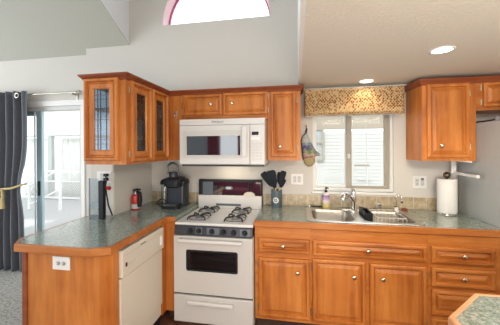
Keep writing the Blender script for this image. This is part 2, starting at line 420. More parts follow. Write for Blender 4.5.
# vaulted ceiling on the left
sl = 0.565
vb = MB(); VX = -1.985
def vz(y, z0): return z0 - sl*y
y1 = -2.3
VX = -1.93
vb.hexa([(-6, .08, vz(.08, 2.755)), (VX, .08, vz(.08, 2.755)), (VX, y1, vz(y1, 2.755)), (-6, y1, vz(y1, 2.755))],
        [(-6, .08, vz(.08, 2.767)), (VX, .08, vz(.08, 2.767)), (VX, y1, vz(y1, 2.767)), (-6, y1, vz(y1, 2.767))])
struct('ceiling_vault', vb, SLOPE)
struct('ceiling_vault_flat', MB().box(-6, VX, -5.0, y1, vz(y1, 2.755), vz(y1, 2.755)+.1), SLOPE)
# tall light well over the range
sw = MB(); sw.hexa([(-1.99, 0, vz(0, 2.767)), (-1.99, y1, vz(y1, 2.767)), (-1.99, y1, 4.1), (-1.99, 0, 4.1)], [(-1.931, 0, vz(0, 2.767)), (-1.931, y1, vz(y1, 2.767)), (-1.931, y1, 4.1), (-1.931, 0, 4.1)])
struct('wall_well_left', sw, mat('well_white', (.80, .82, .84), .7))
struct('ceiling_well', MB().box(-1.99, 0.1, -5.0, 0.18, 4.0, 4.1), WHITEP)
struct('wall_well_baffle', MB().box(-1.93, 0.02, -5.0, -4.9, 3.1, 4.0), WHITEP)  # unseen header added to keep sky light off the tall wall
struct('wall_well_right', MB().box(0.020, 0.044, -5.0, 0.0, 2.15, 4.0), WHITEP)
# low textured ceiling on the right
struct('ceiling_low', MB().box(0.044, 2.6, -5.0, 0.0, 2.15, 2.22), CEIL)
tb = MB(); tb.box(0.046, 1.06, -.014, 0.0, 2.128, 2.15)
struct('trim_1', tb, WPLASTIC2)
# rear wall of the room (behind the camera) with a window invented for reflections
rw = MB(); rw.plate([(-6, 0), (-0.9, 0), (-0.9, 4.1), (-6, 4.1)], [[(-2.04, .75), (-1.52, .75), (-1.52, 2.1), (-2.04, 2.1)], [(-5.2, .6), (-3.2, .6), (-3.2, 2.3), (-5.2, 2.3)]], -5.1, -5.0, 'y')
struct('wall_rear', rw, GREYC)
struct('wall_rear_baffle', MB().box(-0.9, 2.6, -5.1, -5.0, 0, 2.15), WALL)  # unseen wall added to shut out flat frontal sky light
# tiled backsplash
struct('trim_2', MB().box(XS+.002, -1.055, -.010, 0, .928, 1.045), TILE, .002)
struct('trim_3', MB().box(-.355, 1.485, -.010, 0, .928, 1.045), TILE, .002)

# kitchen window
def kitchen_window():
    fx = MB(); fx.plate([(WX0, WZ0), (WX1, WZ0), (WX1, WZ1), (WX0, WZ1)], [[(WX0+.024, WZ0+.03), (WX1-.026, WZ0+.03), (WX1-.026, WZ1-.03), (WX0+.024, WZ1-.03)]], .018, .115, 'y')
    o = struct('window_1', fx, VINYLW, .003)
    def sash(x0, x1, y, mt, name, b):
        mb = MB(); mb.plate([(x0, WZ0+.03), (x1, WZ0+.03), (x1, WZ1-.03), (x0, WZ1-.03)], [[(x0+b, WZ0+.055), (x1-b, WZ0+.055), (x1-b, WZ1-.06), (x0+b, WZ1-.06)]], y, y+.025, 'y')
        s_ = mb.build(name, mt, o, bevel=.003)
        MB().box(x0+b, x1-b, y+.010, y+.014, WZ0+.055, WZ1-.06).build('pane', GLASS, s_)
    sash(WX0+.015, .530, .088, VINYLW, 'sliding_sash', .030); sash(.508, WX1-.022, .045, VINYLT, 'fixed_sash', .052)
    MB().box(.517, .543, .034, .047, 1.42, 1.47).build('sash_latch', WPLASTIC2, o, bevel=.003)
    MB().box(.71, .7125, .083, .0865, WZ0+.06, WZ1-.06).build('blind_cord', WPLASTIC2, o)
kitchen_window()
struct('trim_4', MB().box(WX0-.012, WX1+.012, -.022, .06, WZ0-.022, WZ0), WHITEP, .004)

# arched window
def arched_window():
    inner = [(ac+(ar-.004)*math.cos(math.pi*i/N), az+.004+(ar-.008)*math.sin(math.pi*i/N)) for i in range(N+1)]
    i2 = [(ac+(ar-.018)*math.cos(math.pi*i/N), az+.006+(ar-.022)*math.sin(math.pi*i/N)) for i in range(N+1)]
    o = struct('window_2', MB().plate(inner, [i2], .135, .165, 'y'), MAGENTA)
    MB().plate(i2, [], .148, .152, 'y').build('pane', GLASS, o)
    # pink lining of the round head
    rr = []
    for i in range(N+1):
        a = math.pi*i/N; c_, s_ = math.cos(a), math.sin(a)
        rr.append([(ac+r*c_, y, az+r*s_) for r, y in ((ar, .001), (ar, .135), (ar-.003, .135), (ar-.003, .001))])
    t = MB().rings(rr).build('trim_5', PINK); t['kind'] = 'structure'
arched_window()

# sliding glass door
def sliding_door():
    f = MB(); f.plate([(DX0, 0), (DX1, 0), (DX1, DZ1), (DX0, DZ1)], [[(DX0+.05, .03), (DX1-.035, .03), (DX1-.035, DZ1-.05), (DX0+.05, DZ1-.05)]], .085, .19, 'y')
    o = struct('door_1', f, WPLASTIC2, .004)
    def panel(x0, x1, y, mt, nm):
        b = .085; p = MB(); p.plate([(x0, .03), (x1, .03), (x1, DZ1-.05), (x0, DZ1-.05)], [[(x0+b, .13), (x1-b, .13), (x1-b, DZ1-.11), (x0+b, DZ1-.11)]], y, y+.035, 'y')
        q = p.build(nm, mt, o, bevel=.004)
        MB().box(x0+b, x1-b, y+.015, y+.02, .13, DZ1-.11).build('pane', GLASS, q); return q
    q = panel(DX0+.06, -3.262, .098, ALU, 'sliding_panel')
    MB().box(-3.315, -3.29, .082, .099, .93, 1.12).build('pull_handle', BLACK, q, bevel=.004)
    MB().box(-3.37, -3.358, .090, .099, .05, DZ1-.06).build('stile_groove', WPLASTIC, q)
    MB().box(-2.73, -2.695, .14, .18, .03, DZ1-.05).build('screen_stile', WPLASTIC, o)
sliding_door()
dt = MB(); dt.box(DX0-.06, DX1+.05, .066, .08, DZ1, DZ1+.07); dt.box(DX1, DX1+.05, .066, .08, 0, DZ1)
struct('trim_6', dt, WHITEP, .003)

# ================================================================== COUNTERTOPS
CZ, CE = 0.928, 0.878
SX0, SX1, SY0, SY1 = 0.105, 0.965, -.575, -.10       # sink cut-out
def slab(name, label, outer, holes, edge_runs, lip_mat):
    r = root(name, label, 'countertop', (outer[0][0], outer[0][1], CE))
    MB().plate(outer, holes, CE+.004, CZ, 'z').build('laminate_top', LAM, r)
    for run in edge_runs:
        rings = []
        P = [Vector(p) for p in run]
        for i, p in enumerate(P):
            d0 = (P[i]-P[i-1]).normalized() if i else (P[1]-P[0]).normalized()
            d1 = (P[i+1]-P[i]).normalized() if i < len(P)-1 else d0
            n0 = Vector((d0.y, -d0.x)); n1 = Vector((d1.y, -d1.x)); nn = (n0+n1).normalized(); k = 1/max(.3, nn.dot(n0))
            rings.append([(p.x+nn.x*o*k, p.y+nn.y*o*k, z) for o, z in ((0, CE), (.016, CE), (.020, CE+.004), (.020, CZ-.005), (.016, CZ), (0, CZ))])
        MB().rings(rings).build('wood_edge', lip_mat, r)
    return r
EG = .020
slab('countertop', 'green speckled laminate countertop with wood edge around the sink', [(-.352, -.635+EG), (1.482, -.635+EG), (1.482, 0), (-.352, 0)],
     [[(SX0, SY0), (SX1, SY0), (SX1, SY1), (SX0, SY1)]], [[(-.352, -.635+EG), (1.482, -.635+EG)]], EDGE)
# peninsula: L shape from the range round to the free end
pen = [(-1.885+EG, -1.305), (-1.80+.008, -1.41+EG), (-1.245-.008, -1.41+EG), (-1.138-EG, -1.34-.008), (-1.138-EG, -.635+EG), (-1.066, -.635+EG), (-1.066, 0), (XS, 0), (XS, -.662), (-1.885+EG, -.662)]
slab('countertop', 'green speckled laminate peninsula countertop with clipped corners and wood edge', pen, [],
     [[(-1.885+EG, -.662), pen[0], pen[1], pen[2], pen[3], pen[4], pen[5]]], EDGE)
ix = [(.536+EG, -2.62), (1.6, -2.62), (1.6, -1.575-EG), (.733+.004, -1.575-EG), (.536+EG, -1.771)]
slab('countertop', 'speckled green corner of island countertop with light wood edge at lower right', ix, [],
     [[(1.6, -1.575-EG), ix[3], ix[4], (.536+EG, -2.62)]], LIGHTEDGE)

# ================================================================== BASE CABINETS
FY = -.615   # face of the frames
def base_unit(name, label, x0, x1):
    r = root(name, label, 'cabinet', ((x0+x1)/2, -.3, 0))
    mb = MB(); mb.box(x0, x0+.018, FY+.018, -.012, .10, CE); mb.box(x1-.018, x1, FY+.018, -.012, .10, CE); mb.box(x0+.018, x1-.018, FY+.018, -.012, .10, .118)
    mb.box(x0+.018, x1-.018, -.024, -.012, .118, CE)
    mb.build('carcass', WOOD_V, r)
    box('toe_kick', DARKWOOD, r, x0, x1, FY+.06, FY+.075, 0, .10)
    box('face_frame', WOOD_H, r, x0, x1, FY, FY+.018, .10, CE-.001)
    return r
u = base_unit('base_cabinet', 'wood base cabinet with one drawer and one door right of the stove', -.352, .104)
d = door(u, frontM(-.318, FY, .669), .418, .118, 'drawer', (.205, .060), None, WOOD_H)
d = door(u, frontM(-.318, FY, .135), .418, .490, 'door', (.320, .385), -.006)
u = base_unit('sink_cabinet', 'wide wood sink cabinet with two doors under a long false drawer front', .1045, .980)
d = door(u, frontM(.125, FY, .666), .840, .124, 'drawer_front', (.420, .065), None, WOOD_H)
d = door(u, frontM(.120, FY, .135), .409, .505, 'door', (.320, .385), -.006)
d = door(u, frontM(.557, FY, .135), .405, .495, 'door', (.095, .385), .411)
u = base_unit('drawer_cabinet', 'wood drawer cabinet of four drawers beside the fridge', .9805, 1.482)
for z0, z1 in ((.664, .790), (.490, .632), (.275, .467), (.115, .252)):
    door(u, frontM(.996, FY, z0), .420, z1-z0, 'drawer', (.212, (z1-z0)/2+.002), None, WOOD_H)

# peninsula cabinet
u = root('peninsula_cabinet', 'wood peninsula cabinet with plain end panel and clipped corner post', 'cabinet', (-1.46, -1.0, 0))
box('end_panel', WOOD_V, u, -1.735, -1.20, -1.375, -1.36, 0, CE)
box('corner_post', CROWN, u, -1.772, -1.735, -1.385, -1.345, 0, CE, bevel=.004)
mb = MB(); mb.hexa([(-1.20, -1.375, 0), (-1.157, -1.315, 0), (-1.157, -1.262, 0), (-1.20, -1.262, 0)], [(-1.20, -1.375, CE), (-1.157, -1.315, CE), (-1.157, -1.262, CE), (-1.20, -1.262, CE)])
mb.build('clipped_post', WOOD_V, u, bevel=.002)
box('back_panel', WOOD_V, u, -1.772, -1.757, -1.345, -.67, 0, CE)
u = root('filler_cabinet', 'narrow wood filler panel between dishwasher and stove in the corner', 'cabinet', (-1.12, -.65, 0))
box('side_panel', WOOD_V, u, -1.175, -1.157, -.696, -.01, .09, CE)
box('face_panel', WOOD_V, u, -1.157, -1.068, -.622, -.604, .09, CE)
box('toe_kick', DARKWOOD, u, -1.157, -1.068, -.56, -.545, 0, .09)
# island base
u = root('island_cabinet', 'wood island base cabinet under the speckled countertop corner', 'cabinet', (1.1, -2.1, 0))
mb = MB(); mb.hexa([(.58, -2.58, 0), (1.57, -2.58, 0), (1.57, -1.63, 0), (.75, -1.63, 0), (.58, -1.79, 0)], [(.58, -2.58, CE), (1.57, -2.58, CE), (1.57, -1.63, CE), (.75, -1.63, CE), (.58, -1.79, CE)])
mb.build('carcass', WOOD_V, u)

# ================================================================== DISHWASHER
u = root('dishwasher', 'cream dishwasher built into the side of the peninsula', 'dishwasher', (-1.3, -.98, 0))
MB().box(-1.68, -1.175, -1.245, -.705, .09, .865).build('tub', CREAM2, u)
MB().box(-1.175, -1.150, -1.255, -.700, .20, .672).build('door', CREAM, u, bevel=.008)
MB().box(-1.175, -1.162, -1.250, -.705, .10, .192).build('lower_panel', CREAM, u, bevel=.004)
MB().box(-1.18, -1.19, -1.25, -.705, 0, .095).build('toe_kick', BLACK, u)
cp = MB().box(-1.175, -1.135, -1.255, -.700, .680, .862).build('control_panel', CREAM, u, bevel=.008)
MB().box(-1.136, -1.1335, -1.235, -.715, .822, .826).build('slot', CREAM2, cp)
MB().box(-1.136, -1.1325, -1.05, -.98, .829, .834).build('vent_slot', BLACK, cp)
MB().box(-1.137, -1.122, -.765, -.745, .725, .80).build('latch', WPLASTIC, cp, bevel=.004)
for k, y in enumerate((-1.215, -1.185, -1.155, -1.125)):
    MB().box(-1.137, -1.131, y-.008, y+.008, .745, .760 if k else .772).build('button', BLACK if k == 0 else WPLASTIC2, cp, bevel=.002)

# ================================================================== RANGE
X0, X1 = -1.058, -.360
st = root('stove', 'white gas range with black control strip and four burners', 'stove', ((X0+X1)/2, -.35, 0))
body = MB(); body.box(X0, X1, -.64, -.03, .03, .785); body.box(X0+.02, X1-.02, -.60, -.05, 0.0, .03); body.build('body', ENAMEL, st)
top = MB(); top.box(X0, X1, -.655, -.05, .868, .893); t = top.build('cooktop', WHITEM, st, bevel=.010, seg=3)
pan = MB().hexa([(X0+.004, -.672, .792), (X1-.004, -.672, .792), (X1-.004, -.60, .792), (X0+.004, -.60, .792)], [(X0+.004, -.660, .868), (X1-.004, -.660, .868), (X1-.004, -.60, .868), (X0+.004, -.60, .868)]).build('control_panel', SLATE, st, bevel=.006)
for a, b in ((-.86, -.80), (-.76, -.65), (-.47, -.385)):
    MB().hexa([(a, -.6715, .802), (b, -.6715, .802), (b, -.66, .802), (a, -.66, .802)], [(a, -.6645, .858), (b, -.6645, .858), (b, -.655, .858), (a, -.655, .858)]).build('panel_marking', SLATE2, pan)
for x in (-.905, -.830, -.713, -.611, -.523, -.428):
    k = MB().lathe([(.024, 0), (.024, .006), (.019, .010), (.017, .024), (.014, .027)], (x, -.665, .829), '-y', 18).build('knob', BLACK, st, True)
    MB().box(x-.003, x+.003, -.697, -.690, .812, .846).build('grip', SLATE, k)
od = MB(); od.plate([(X0+.002, .292), (X1-.002, .292), (X1-.002, .785), (X0+.002, .785)], [rrect(-.942, -.488, .487, .668, .018)], -.682, -.642, 'y')
od = od.build('oven_door', ENAMEL, st, bevel=.006)
gasket = MB(); gasket.plate(rrect(-.944, -.486, .485, .670, .018), [rrect(-.925, -.505, .502, .653, .012)], -.679, -.660, 'y'); gasket.build('window_frame', BLACK, od)
MB().plate(rrect(-.925, -.505, .502, .653, .012), [], -.672, -.668, 'y').build('oven_window', DARKGLASS, od)
MB().box(-.95, -.48, -.655, -.643, .48, .675).build('oven_cavity', mat('oven_grey', (.05, .05, .055), .6), od)
rk = MB()
for z in (.585, ): rk.tube([(-.93, -.658, z), (-.50, -.658, z)], .003, 6)
for z in (.545, .62): rk.tube([(-.93, -.657, z), (-.50, -.657, z)], .0015, 6)
rk.build('oven_rack', CHROME, od)
MB().box(-.998, -.445, -.722, -.704, .742, .768).build('door_handle', WHITEM, od, bevel=.006)
for x in (-.985, -.46): MB().box(x-.012, x+.012, -.706, -.680, .745, .765).build('handle_mount', ENAMEL, od, bevel=.003)
MB().box(X0+.004, X1-.004, -.660, -.641, .277, .291).build('drawer_gap', BLACK, st)
dr = MB().box(X0+.002, X1-.002, -.682, -.642, .045, .276).build('drawer', ENAMEL, st, bevel=.006)
MB().box(-.925, -.525, -.712, -.684, .212, .240).build('drawer_handle', WHITEM, dr, bevel=.007)
# backguard
bgd = MB().box(X0+.003, X1-.003, -.092, -.012, .893, 1.03).build('backguard', WHITEM, st, bevel=.006)
MB().box(-.854, -.582, -.0945, -.091, .922, .946).build('vent_slot', SLATE2, bgd)
blk = MB().box(X0-.002, X1+.002, -.064, -.012, 1.028, 1.197).build('backguard_panel', BLACK, st, bevel=.008)
MB().box(-1.012, -.895, -.067, -.063, 1.034, 1.172).build('reflection_panel', SLATE2, blk, bevel=.001)  # grey reflection at the left end, painted as a separate panel
MB().box(-.892, -.372, -.067, -.063, 1.034, 1.172).build('glass_panel', GLOSSBLACK, blk, bevel=.001)
MB().plate([(-.72+.045*math.cos(a*math.pi/12), 1.108+.022*math.sin(a*math.pi/12)) for a in range(24)], [], -.0685, -.0668, 'y').build('badge', SLATE2, blk)
MB().box(-.747, -.693, -.0695, -.0683, 1.100, 1.116).build('badge_mark', WPLASTIC2, blk)
for s_ in (X0-.003, X1-.012): MB().box(s_, s_+.015, -.062, -.012, .90, 1.03).build('backguard_end_cap', SLATE, st)
# burners
for bx, by in ((-.885, -.505), (-.545, -.505), (-.885, -.225), (-.545, -.225)):
    b = MB().lathe([(.092, 0), (.092, .003), (.080, .004), (.062, -.001+.003), (.05, .002)], (bx, by, .892), 'z', 28).build('burner_bowl', WPLASTIC2, st, True)
    MB().lathe([(.036, 0), (.036, .012), (.032, .016), (.02, .017), (.008, .016)], (bx, by, .894), 'z', 20).build('burner_cap', GREYM, b, True)
    g = MB(); z = .926
    for q in range(4):
        a = math.radians(45+90*q); c_, s_ = math.cos(a), math.sin(a)
        g.tube([(bx+.020*c_, by+.020*s_, z), (bx+.095*c_, by+.095*s_, z), (bx+.112*c_, by+.112*s_, z-.012), (bx+.115*c_, by+.115*s_, .897)], .0075, 6)
    g.tube([(bx+.090*math.cos(2*math.pi*k/24), by+.090*math.sin(2*math.pi*k/24), .9) for k in range(25)], .003, 6)
    g.build('burner_grate', IRON, st, True)

# ================================================================== MICROWAVE
MX0, MX1, MZ0, MZ1, MY = -1.088, -.280, 1.378, 1.808, -.480
u = root('microwave', 'white over-the-range microwave with dark window', 'microwave', ((MX0+MX1)/2, -.24, MZ0))
MB().box(MX0, MX1, -.445, -.004, MZ0+.004, MZ1).build('case', WHITEM, u, bevel=.004)
md = MB(); md.plate([(MX0, MZ0+.012), (-.416, MZ0+.012), (-.416, MZ1-.058), (MX0, MZ1-.058)], [[(-1.018, 1.474), (-.503, 1.474), (-.503, 1.650), (-1.018, 1.650)]], MY, -.446, 'y')
md = md.build('door', WHITEM, u, bevel=.005)
bz = MB(); bz.plate([(-1.048, 1.446), (-.484, 1.446), (-.484, 1.700), (-1.048, 1.700)], [[(-1.018, 1.474), (-.503, 1.474), (-.503, 1.650), (-1.018, 1.650)]], MY-.003, MY+.002, 'y'); bz.build('bezel', WPLASTIC2, md, bevel=.001)
MB().box(-1.018, -.503, MY+.003, MY+.010, 1.474, 1.650).build('window', GLOSSBLACK, md)
MB().box(-.482, -.438, -.520, -.500, 1.455, 1.735).build('handle', WHITEM, md, bevel=.008)
for z in (1.475, 1.715): MB().box(-.474, -.446, -.502, -.478, z-.012, z+.012).build('handle_mount', ENAMEL, md, bevel=.003)
MB().box(MX0, MX1, MY, -.446, MZ1-.056, MZ1).build('top_grille', WHITEM, u, bevel=.004)
text('Whirlpool', .027, (-.715, MY-.001, MZ1-.028), BLACK, 'wordmark', u)
cp = MB().box(-.412, MX1, MY, -.446, MZ0+.012, MZ1-.058).build('control_panel', WHITEM, u, bevel=.005)
MB().box(-.396, -.334, MY-.002, MY+.002, 1.654, 1.684).build('display', GLOSSBLACK, cp)
MB().box(-.400, -.325, MY-.0025, MY+.001, 1.610, 1.636).build('sensor_strip', WPLASTIC, cp)
for i in range(3):
    for j in range(6):
        x = -.395+.034*i; z = 1.585-.028*j
        MB().box(x, x+.026, MY-.0025, MY+.001, z-.017, z).build('button', WPLASTIC2, cp, bevel=.001)
MB().box(MX0+.01, MX1-.01, -.452, -.02, MZ0-.010, MZ0+.006).build('underside_vent', SLATE, u, bevel=.003)

MB().box(-.80, -.56, -.20, -.14, MZ0-.013, MZ0-.009).build('task_lamp', LAMP, u)
tk = area('cooktop_lamp', (-.68, -.17, MZ0-.016), (-.68, -.12, .9), .22, .05, 0.38, (1, .80, .58))

# ================================================================== UPPER CABINETS
UB, UT = 1.416, 2.082
UF = -.300
# over the microwave, with the filler on its left
u = root('wall_cabinet', 'wood wall cabinet with two short doors above the microwave', 'cabinet', (-.70, -.15, 1.82))
mb = MB(); mb.box(-1.275, -.276, UF+.018, -.002, 1.815, UT); mb.build('carcass', WOOD_V, u)
box('face_frame', WOOD_H, u, -1.10, -.276, UF, UF+.018, 1.815, UT)
box('filler_panel', WOOD_V, u, -1.290, -1.094, UF, UF+.018, UB, UT)
d = door(u, frontM(-1.132, UF, 1.866), .412, .204, 'door', (.303, .105), -.006, None, .9)
d = door(u, frontM(-.708, UF, 1.858), .436, .218, 'door', (.093, .115), .442, None, .9)
crown(u, [(-1.300, UF), (-.276, UF)], UT-.012)
u = root('wall_cabinet', 'tall narrow single-door wood wall cabinet right of the microwave', 'cabinet', (-.12, -.15, UB))
box('carcass', WOOD_V, u, -.274, .036, UF+.018, -.002, UB, UT)
box('face_frame', WOOD_V, u, -.274, .038, UF, UF+.018, UB, UT)
d = door(u, frontM(-.240, UF, 1.450), .238, .620, 'door', (.088, .098), .244)
crown(u, [(-.276, UF), (.038, UF), (.038, -.002)], UT-.012)
# left glass-door cabinet running out over the peninsula
LX = -1.290; LY = -.985
u = root('glass_wall_cabinet', 'wood corner cabinet with leaded glass doors over the peninsula', 'cabinet', (-1.47, -.66, UB))
mb = MB()
mb.box(-1.645, LX-.006, LY+.008, -.307, UB+.002, UB+.018); mb.box(-1.645, LX-.006, LY+.008, -.307, UT-.02, UT-.001)
mb.box(-1.645, -1.630, -.660, -.305, UB, UT)
mb.box(-1.640, LX-.006, -.318, -.306, UB+.002, UT-.002)
mb.build('carcass', DARKWOOD, u)
fr = MB(); fr.plate([(-1.645, UB), (LX, UB), (LX, UT), (-1.645, UT)], [[(-1.600, UB+.04), (-1.36, UB+.04), (-1.36, UT-.04), (-1.600, UT-.04)]], LY-.004, LY+.014, 'y')
fr.box(-1.645, -1.632, LY+.01, -.66, UB+.018, UB+.05); fr.box(-1.645, -1.632, LY+.01, -.66, UT-.05, UT-.02); fr.box(-1.645, -1.632, -.70, -.66, UB, UT)
fr.build('end_frame', WOOD_V, u)
sf = MB(); sf.plate([(LY+.0145, UB), (-.303, UB), (-.303, UT), (LY+.0145, UT)], [[(-.92, UB+.04), (-.675, UB+.04), (-.675, UT-.04), (-.92, UT-.04)], [(-.60, UB+.04), (-.36, UB+.04), (-.36, UT-.04), (-.60, UT-.04)]], LX-.018, LX, 'x')
sf.build('side_frame', WOOD_V, u)
for z in (1.63, 1.85): box('shelf', WOOD_D, u, -1.625, LX-.02, LY+.02, -.32, z, z+.014)
MB().box(-1.641, -1.637, LY+.014, -.70, UB+.05, UT-.05).build('rear_glass', GLASS, u)
glass_door(u, frontM(-1.640, LY-.004, UB+.030), .298, .642)
glass_door(u, sideM(LX, -.945, UB+.018), .297, .640, -.006)
glass_door(u, sideM(LX, -.638, UB+.018), .300, .640, .306)
crown(u, [(-1.655, -.66), (-1.650, LY-.004), (LX, LY-.004), (LX, UF+.005)], UT-.012)
# right wall cabinet with its clipped end
u = root('wall_cabinet', 'wood wall cabinet with clipped corner above the paper towels', 'cabinet', (1.27, -.15, UB))
mb = MB(); mb.hexa([(1.058, -.004, UB), (1.058, -.03, UB), (1.076, UF, UB), (1.490, UF, UB), (1.490, -.004, UB)], [(1.058, -.004, UT), (1.058, -.03, UT), (1.076, UF, UT), (1.490, UF, UT), (1.490, -.004, UT)])
mb.build('carcass', WOOD_V, u)
d = door(u, frontM(1.112, UF, 1.444), .324, .632, 'door', (.106, .104), .331)
crown(u, [(1.058, -.004), (1.076, UF), (1.490, UF)], UT-.012)
u = root('wall_cabinet', 'short wood wall cabinet mounted above the fridge', 'cabinet', (1.95, -.15, 1.84))
box('carcass', WOOD_H, u, 1.492, 2.42, UF, -.004, 1.842, UT)
d = door(u, frontM(1.540, UF, 1.868), .40, .204, 'door', (.34, .05), -.012, None, .9)
d = door(u, frontM(1.965, UF, 1.868), .40, .204, 'door', (.06, .05), .410, None, .9)
crown(u, [(1.490, UF), (2.42, UF)], UT-.012)

# ================================================================== FRIDGE
u = root('refrigerator', 'grey refrigerator side panel at the right edge', 'refrigerator', (1.94, -.4, 0))
MB().box(1.492, 2.40, -.72, -.04, .03, 1.735).build('body', FRIDGE, u, bevel=.006)
MB().box(1.50, 2.39, -.70, -.06, 0, .03).build('base', BLACK, u)
MB().box(1.494, 1.94, -.79, -.73, .05, 1.733).build('door', FRIDGE, u, bevel=.012)
MB().box(1.945, 2.398, -.79, -.73, .05, 1.733).build('door', FRIDGE, u, bevel=.012)
for x in (1.915, 1.970): MB().tube([(x, -.79, .7), (x, -.835, .74), (x, -.835, 1.46), (x, -.79, 1.5)], .010, 8).build('door_handle', NICKEL, u, True)
o = MB().tube([(1.505, -.52, 1.752), (1.9, -.34, 1.752)], .016, 10).build('metal_bar', GREYM, None, True)
cord = [(1.525, -.505, 1.752), (1.512, -.49, 1.746), (1.506, -.43, 1.743), (1.502, -.36, 1.743), (1.500, -.28, 1.743)]
r = root('lamp_bar', 'slim grey bar with a black cord lying on top of the fridge', 'lamp', (1.7, -.43, 1.736)); 
o.data.transform(Matrix.Translation(-Vector(r.location))); o.parent = r
MB().tube(cord, .006, 8).build('cord', BLACK, r, True)

# ================================================================== CURTAIN, ROD
rod = root('curtain_rod', 'slim nickel curtain rod above the sliding door', 'curtain rod', (-3.4, -.01, 2.225))
MB().tube([(-4.7, -.015, 2.222), (-2.66, -.015, 2.228)], .008, 10).build('rod', NICKEL, rod, True)
MB().tube([(-2.98+.02, -.015, 2.227), (-2.66, -.015, 2.228)], .0105, 10).build('rod_sleeve', NICKEL, rod, True)
MB().lathe([(.010, 0), (.017, .006), (.017, .028), (.009, .034), (.009, .05), (.019, .058), (.023, .072), (.016, .085), (.005, .090)], (-2.66, -.015, 2.228), 'x', 14).build('finial', NICKEL, rod, True)
b = MB(); b.box(-2.72, -2.70, -.015, .078, 2.205, 2.22); b.box(-2.722, -2.698, .07, .080, 2.13, 2.24); b.build('bracket', NICKEL, rod)

cu = root('curtain', 'charcoal grommet curtain tied with gold cord at the sliding door', 'curtain', (-3.85, -.02, 0))
def curtain():
    nx, nz = 120, 40; R = []
    for j in range(nz+1):
        z = .008 + (2.265-.008)*j/nz; row = []
        g = math.exp(-((z-1.06)/.30)**2); g2 = .35*(z < 1.06)
        for i in range(nx+1):
            t = i/nx
            xr = -3.305 - .10*g - .05*max(0, min(1, (1.06-z)/.5)); xl = -4.42 + .10*g
            x = xl + (xr-xl)*t
            amp = .058*(1-.5*g)
            ph = 2*math.pi*(t*9.5) + .35*math.sin(3*z)
            y = -.02 - amp*math.cos(ph) - .010*math.sin(2*ph+2*z)*(1-z/2.4)
            if t > .88 : y = y*(1-(t-.88)/.12) + (-.055)*((t-.88)/.12)
            row.append((x, y, z))
        R.append(row)
    mb = MB(); mb.rings(R, False, False, closed=False)
    o = mb.build('cloth', CURT, cu, 'all')
    s_ = o.modifiers.new('solid', 'SOLIDIFY'); s_.thickness = .004
curtain()
for x in (-3.442,):
    MB().rings([[(x+r_*math.cos(a*math.pi/10), y_, 2.212+r_*math.sin(a*math.pi/10)) for a in range(20)] for r_, y_ in ((.021, -.070), (.034, -.076), (.036, -.070), (.034, -.062), (.021, -.066))], False, False).build('grommet', NICKEL, cu, 'all')
tie = MB(); tie.tube([(-4.34, -.085, 1.11), (-4.0, -.105, 1.07), (-3.7, -.105, 1.035), (-3.5, -.098, 1.05), (-3.40, -.075, 1.085), (-3.385, -.0, 1.10)], .013, 8)
tie.tube([(-3.62, -.112, 1.04), (-3.60, -.118, .97), (-3.61, -.116, .90), (-3.605, -.114, .80)], [.014, .014, .020, .026], 8)
tie.tube([(-3.65, -.112, 1.05), (-3.66, -.118, 1.00), (-3.64, -.118, .96)], .014, 8)
tie.build('tieback', GOLD, cu, True)

# ================================================================== VALANCE
u = root('window_valance', 'tan spotted fabric valance over the sink window', 'valance', (.545, -.07, 1.85))
mb = MB(); n = 40; A = []; 
for z, dy in ((1.852, .004), (1.875, -.004), (1.882, .006), (1.89, 0), (2.0, -.004), (2.10, 0), (2.115, 0)):
    A.append([(.085 + .915*i/n, -.125 - dy + .0015*math.sin(i*1.9+z*20), z - .004*math.sin(i*.7)*(z < 1.86)) for i in range(n+1)])
mb.rings(A, False, False, closed=False)
o = mb.build('front_panel', VALM, u, 'all'); s_ = o.modifiers.new('solid', 'SOLIDIFY'); s_.thickness = .006; s_.offset = 1
for x in (.085, .994): MB().box(x, x+.006, -.122, -.002, 1.855, 2.115).build('side_return', VALM, u)
MB().box(.085, 1.0, -.124, -.002, 2.112, 2.122).build('mounting_board', WPLASTIC2, u)
fr = MB()
for i in range(58): fr.lathe([(.001, .005), (.0048, .002), (.0048, -.003), (.001, -.006)], (.093+.0157*i, -.125, 1.846), 'z', 6)
fr.build('bead_trim', WPLASTIC2, u)

# ================================================================== RECESSED LIGHTS
def downlight(x, y, label, power):
    u = root('recessed_light', label, 'light', (x, y, 2.148), 'recessed ceiling lights')
    MB().lathe([(.072, .001), (.072, -.003), (.062, -.004), (.055, -.002), (.055, .001)], (x, y, 2.1495), 'z', 28, False, False).build('trim_ring', WHITEP, u, 'all')
    MB().lathe([(.055, 0), (.051, -.002), (.03, -.003), (.002, -.0035)], (x, y, 2.1488), 'z', 28).build('bulb', LAMP, u, 'all')
    d = bpy.data.lights.new('downlight', 'SPOT'); d.energy = power; d.spot_size = math.radians(135); d.spot_blend = .5; d.color = (1, .78, .52); d.shadow_soft_size = .03
    o = bpy.data.objects.new('downlight', d); COL.objects.link(o); o.location = (x, y, 2.135)
downlight(.642, -.225, 'small round recessed ceiling light just in front of the valance', 3.2)
downlight(.909, -.969, 'round recessed ceiling light out in the open textured ceiling', 12)

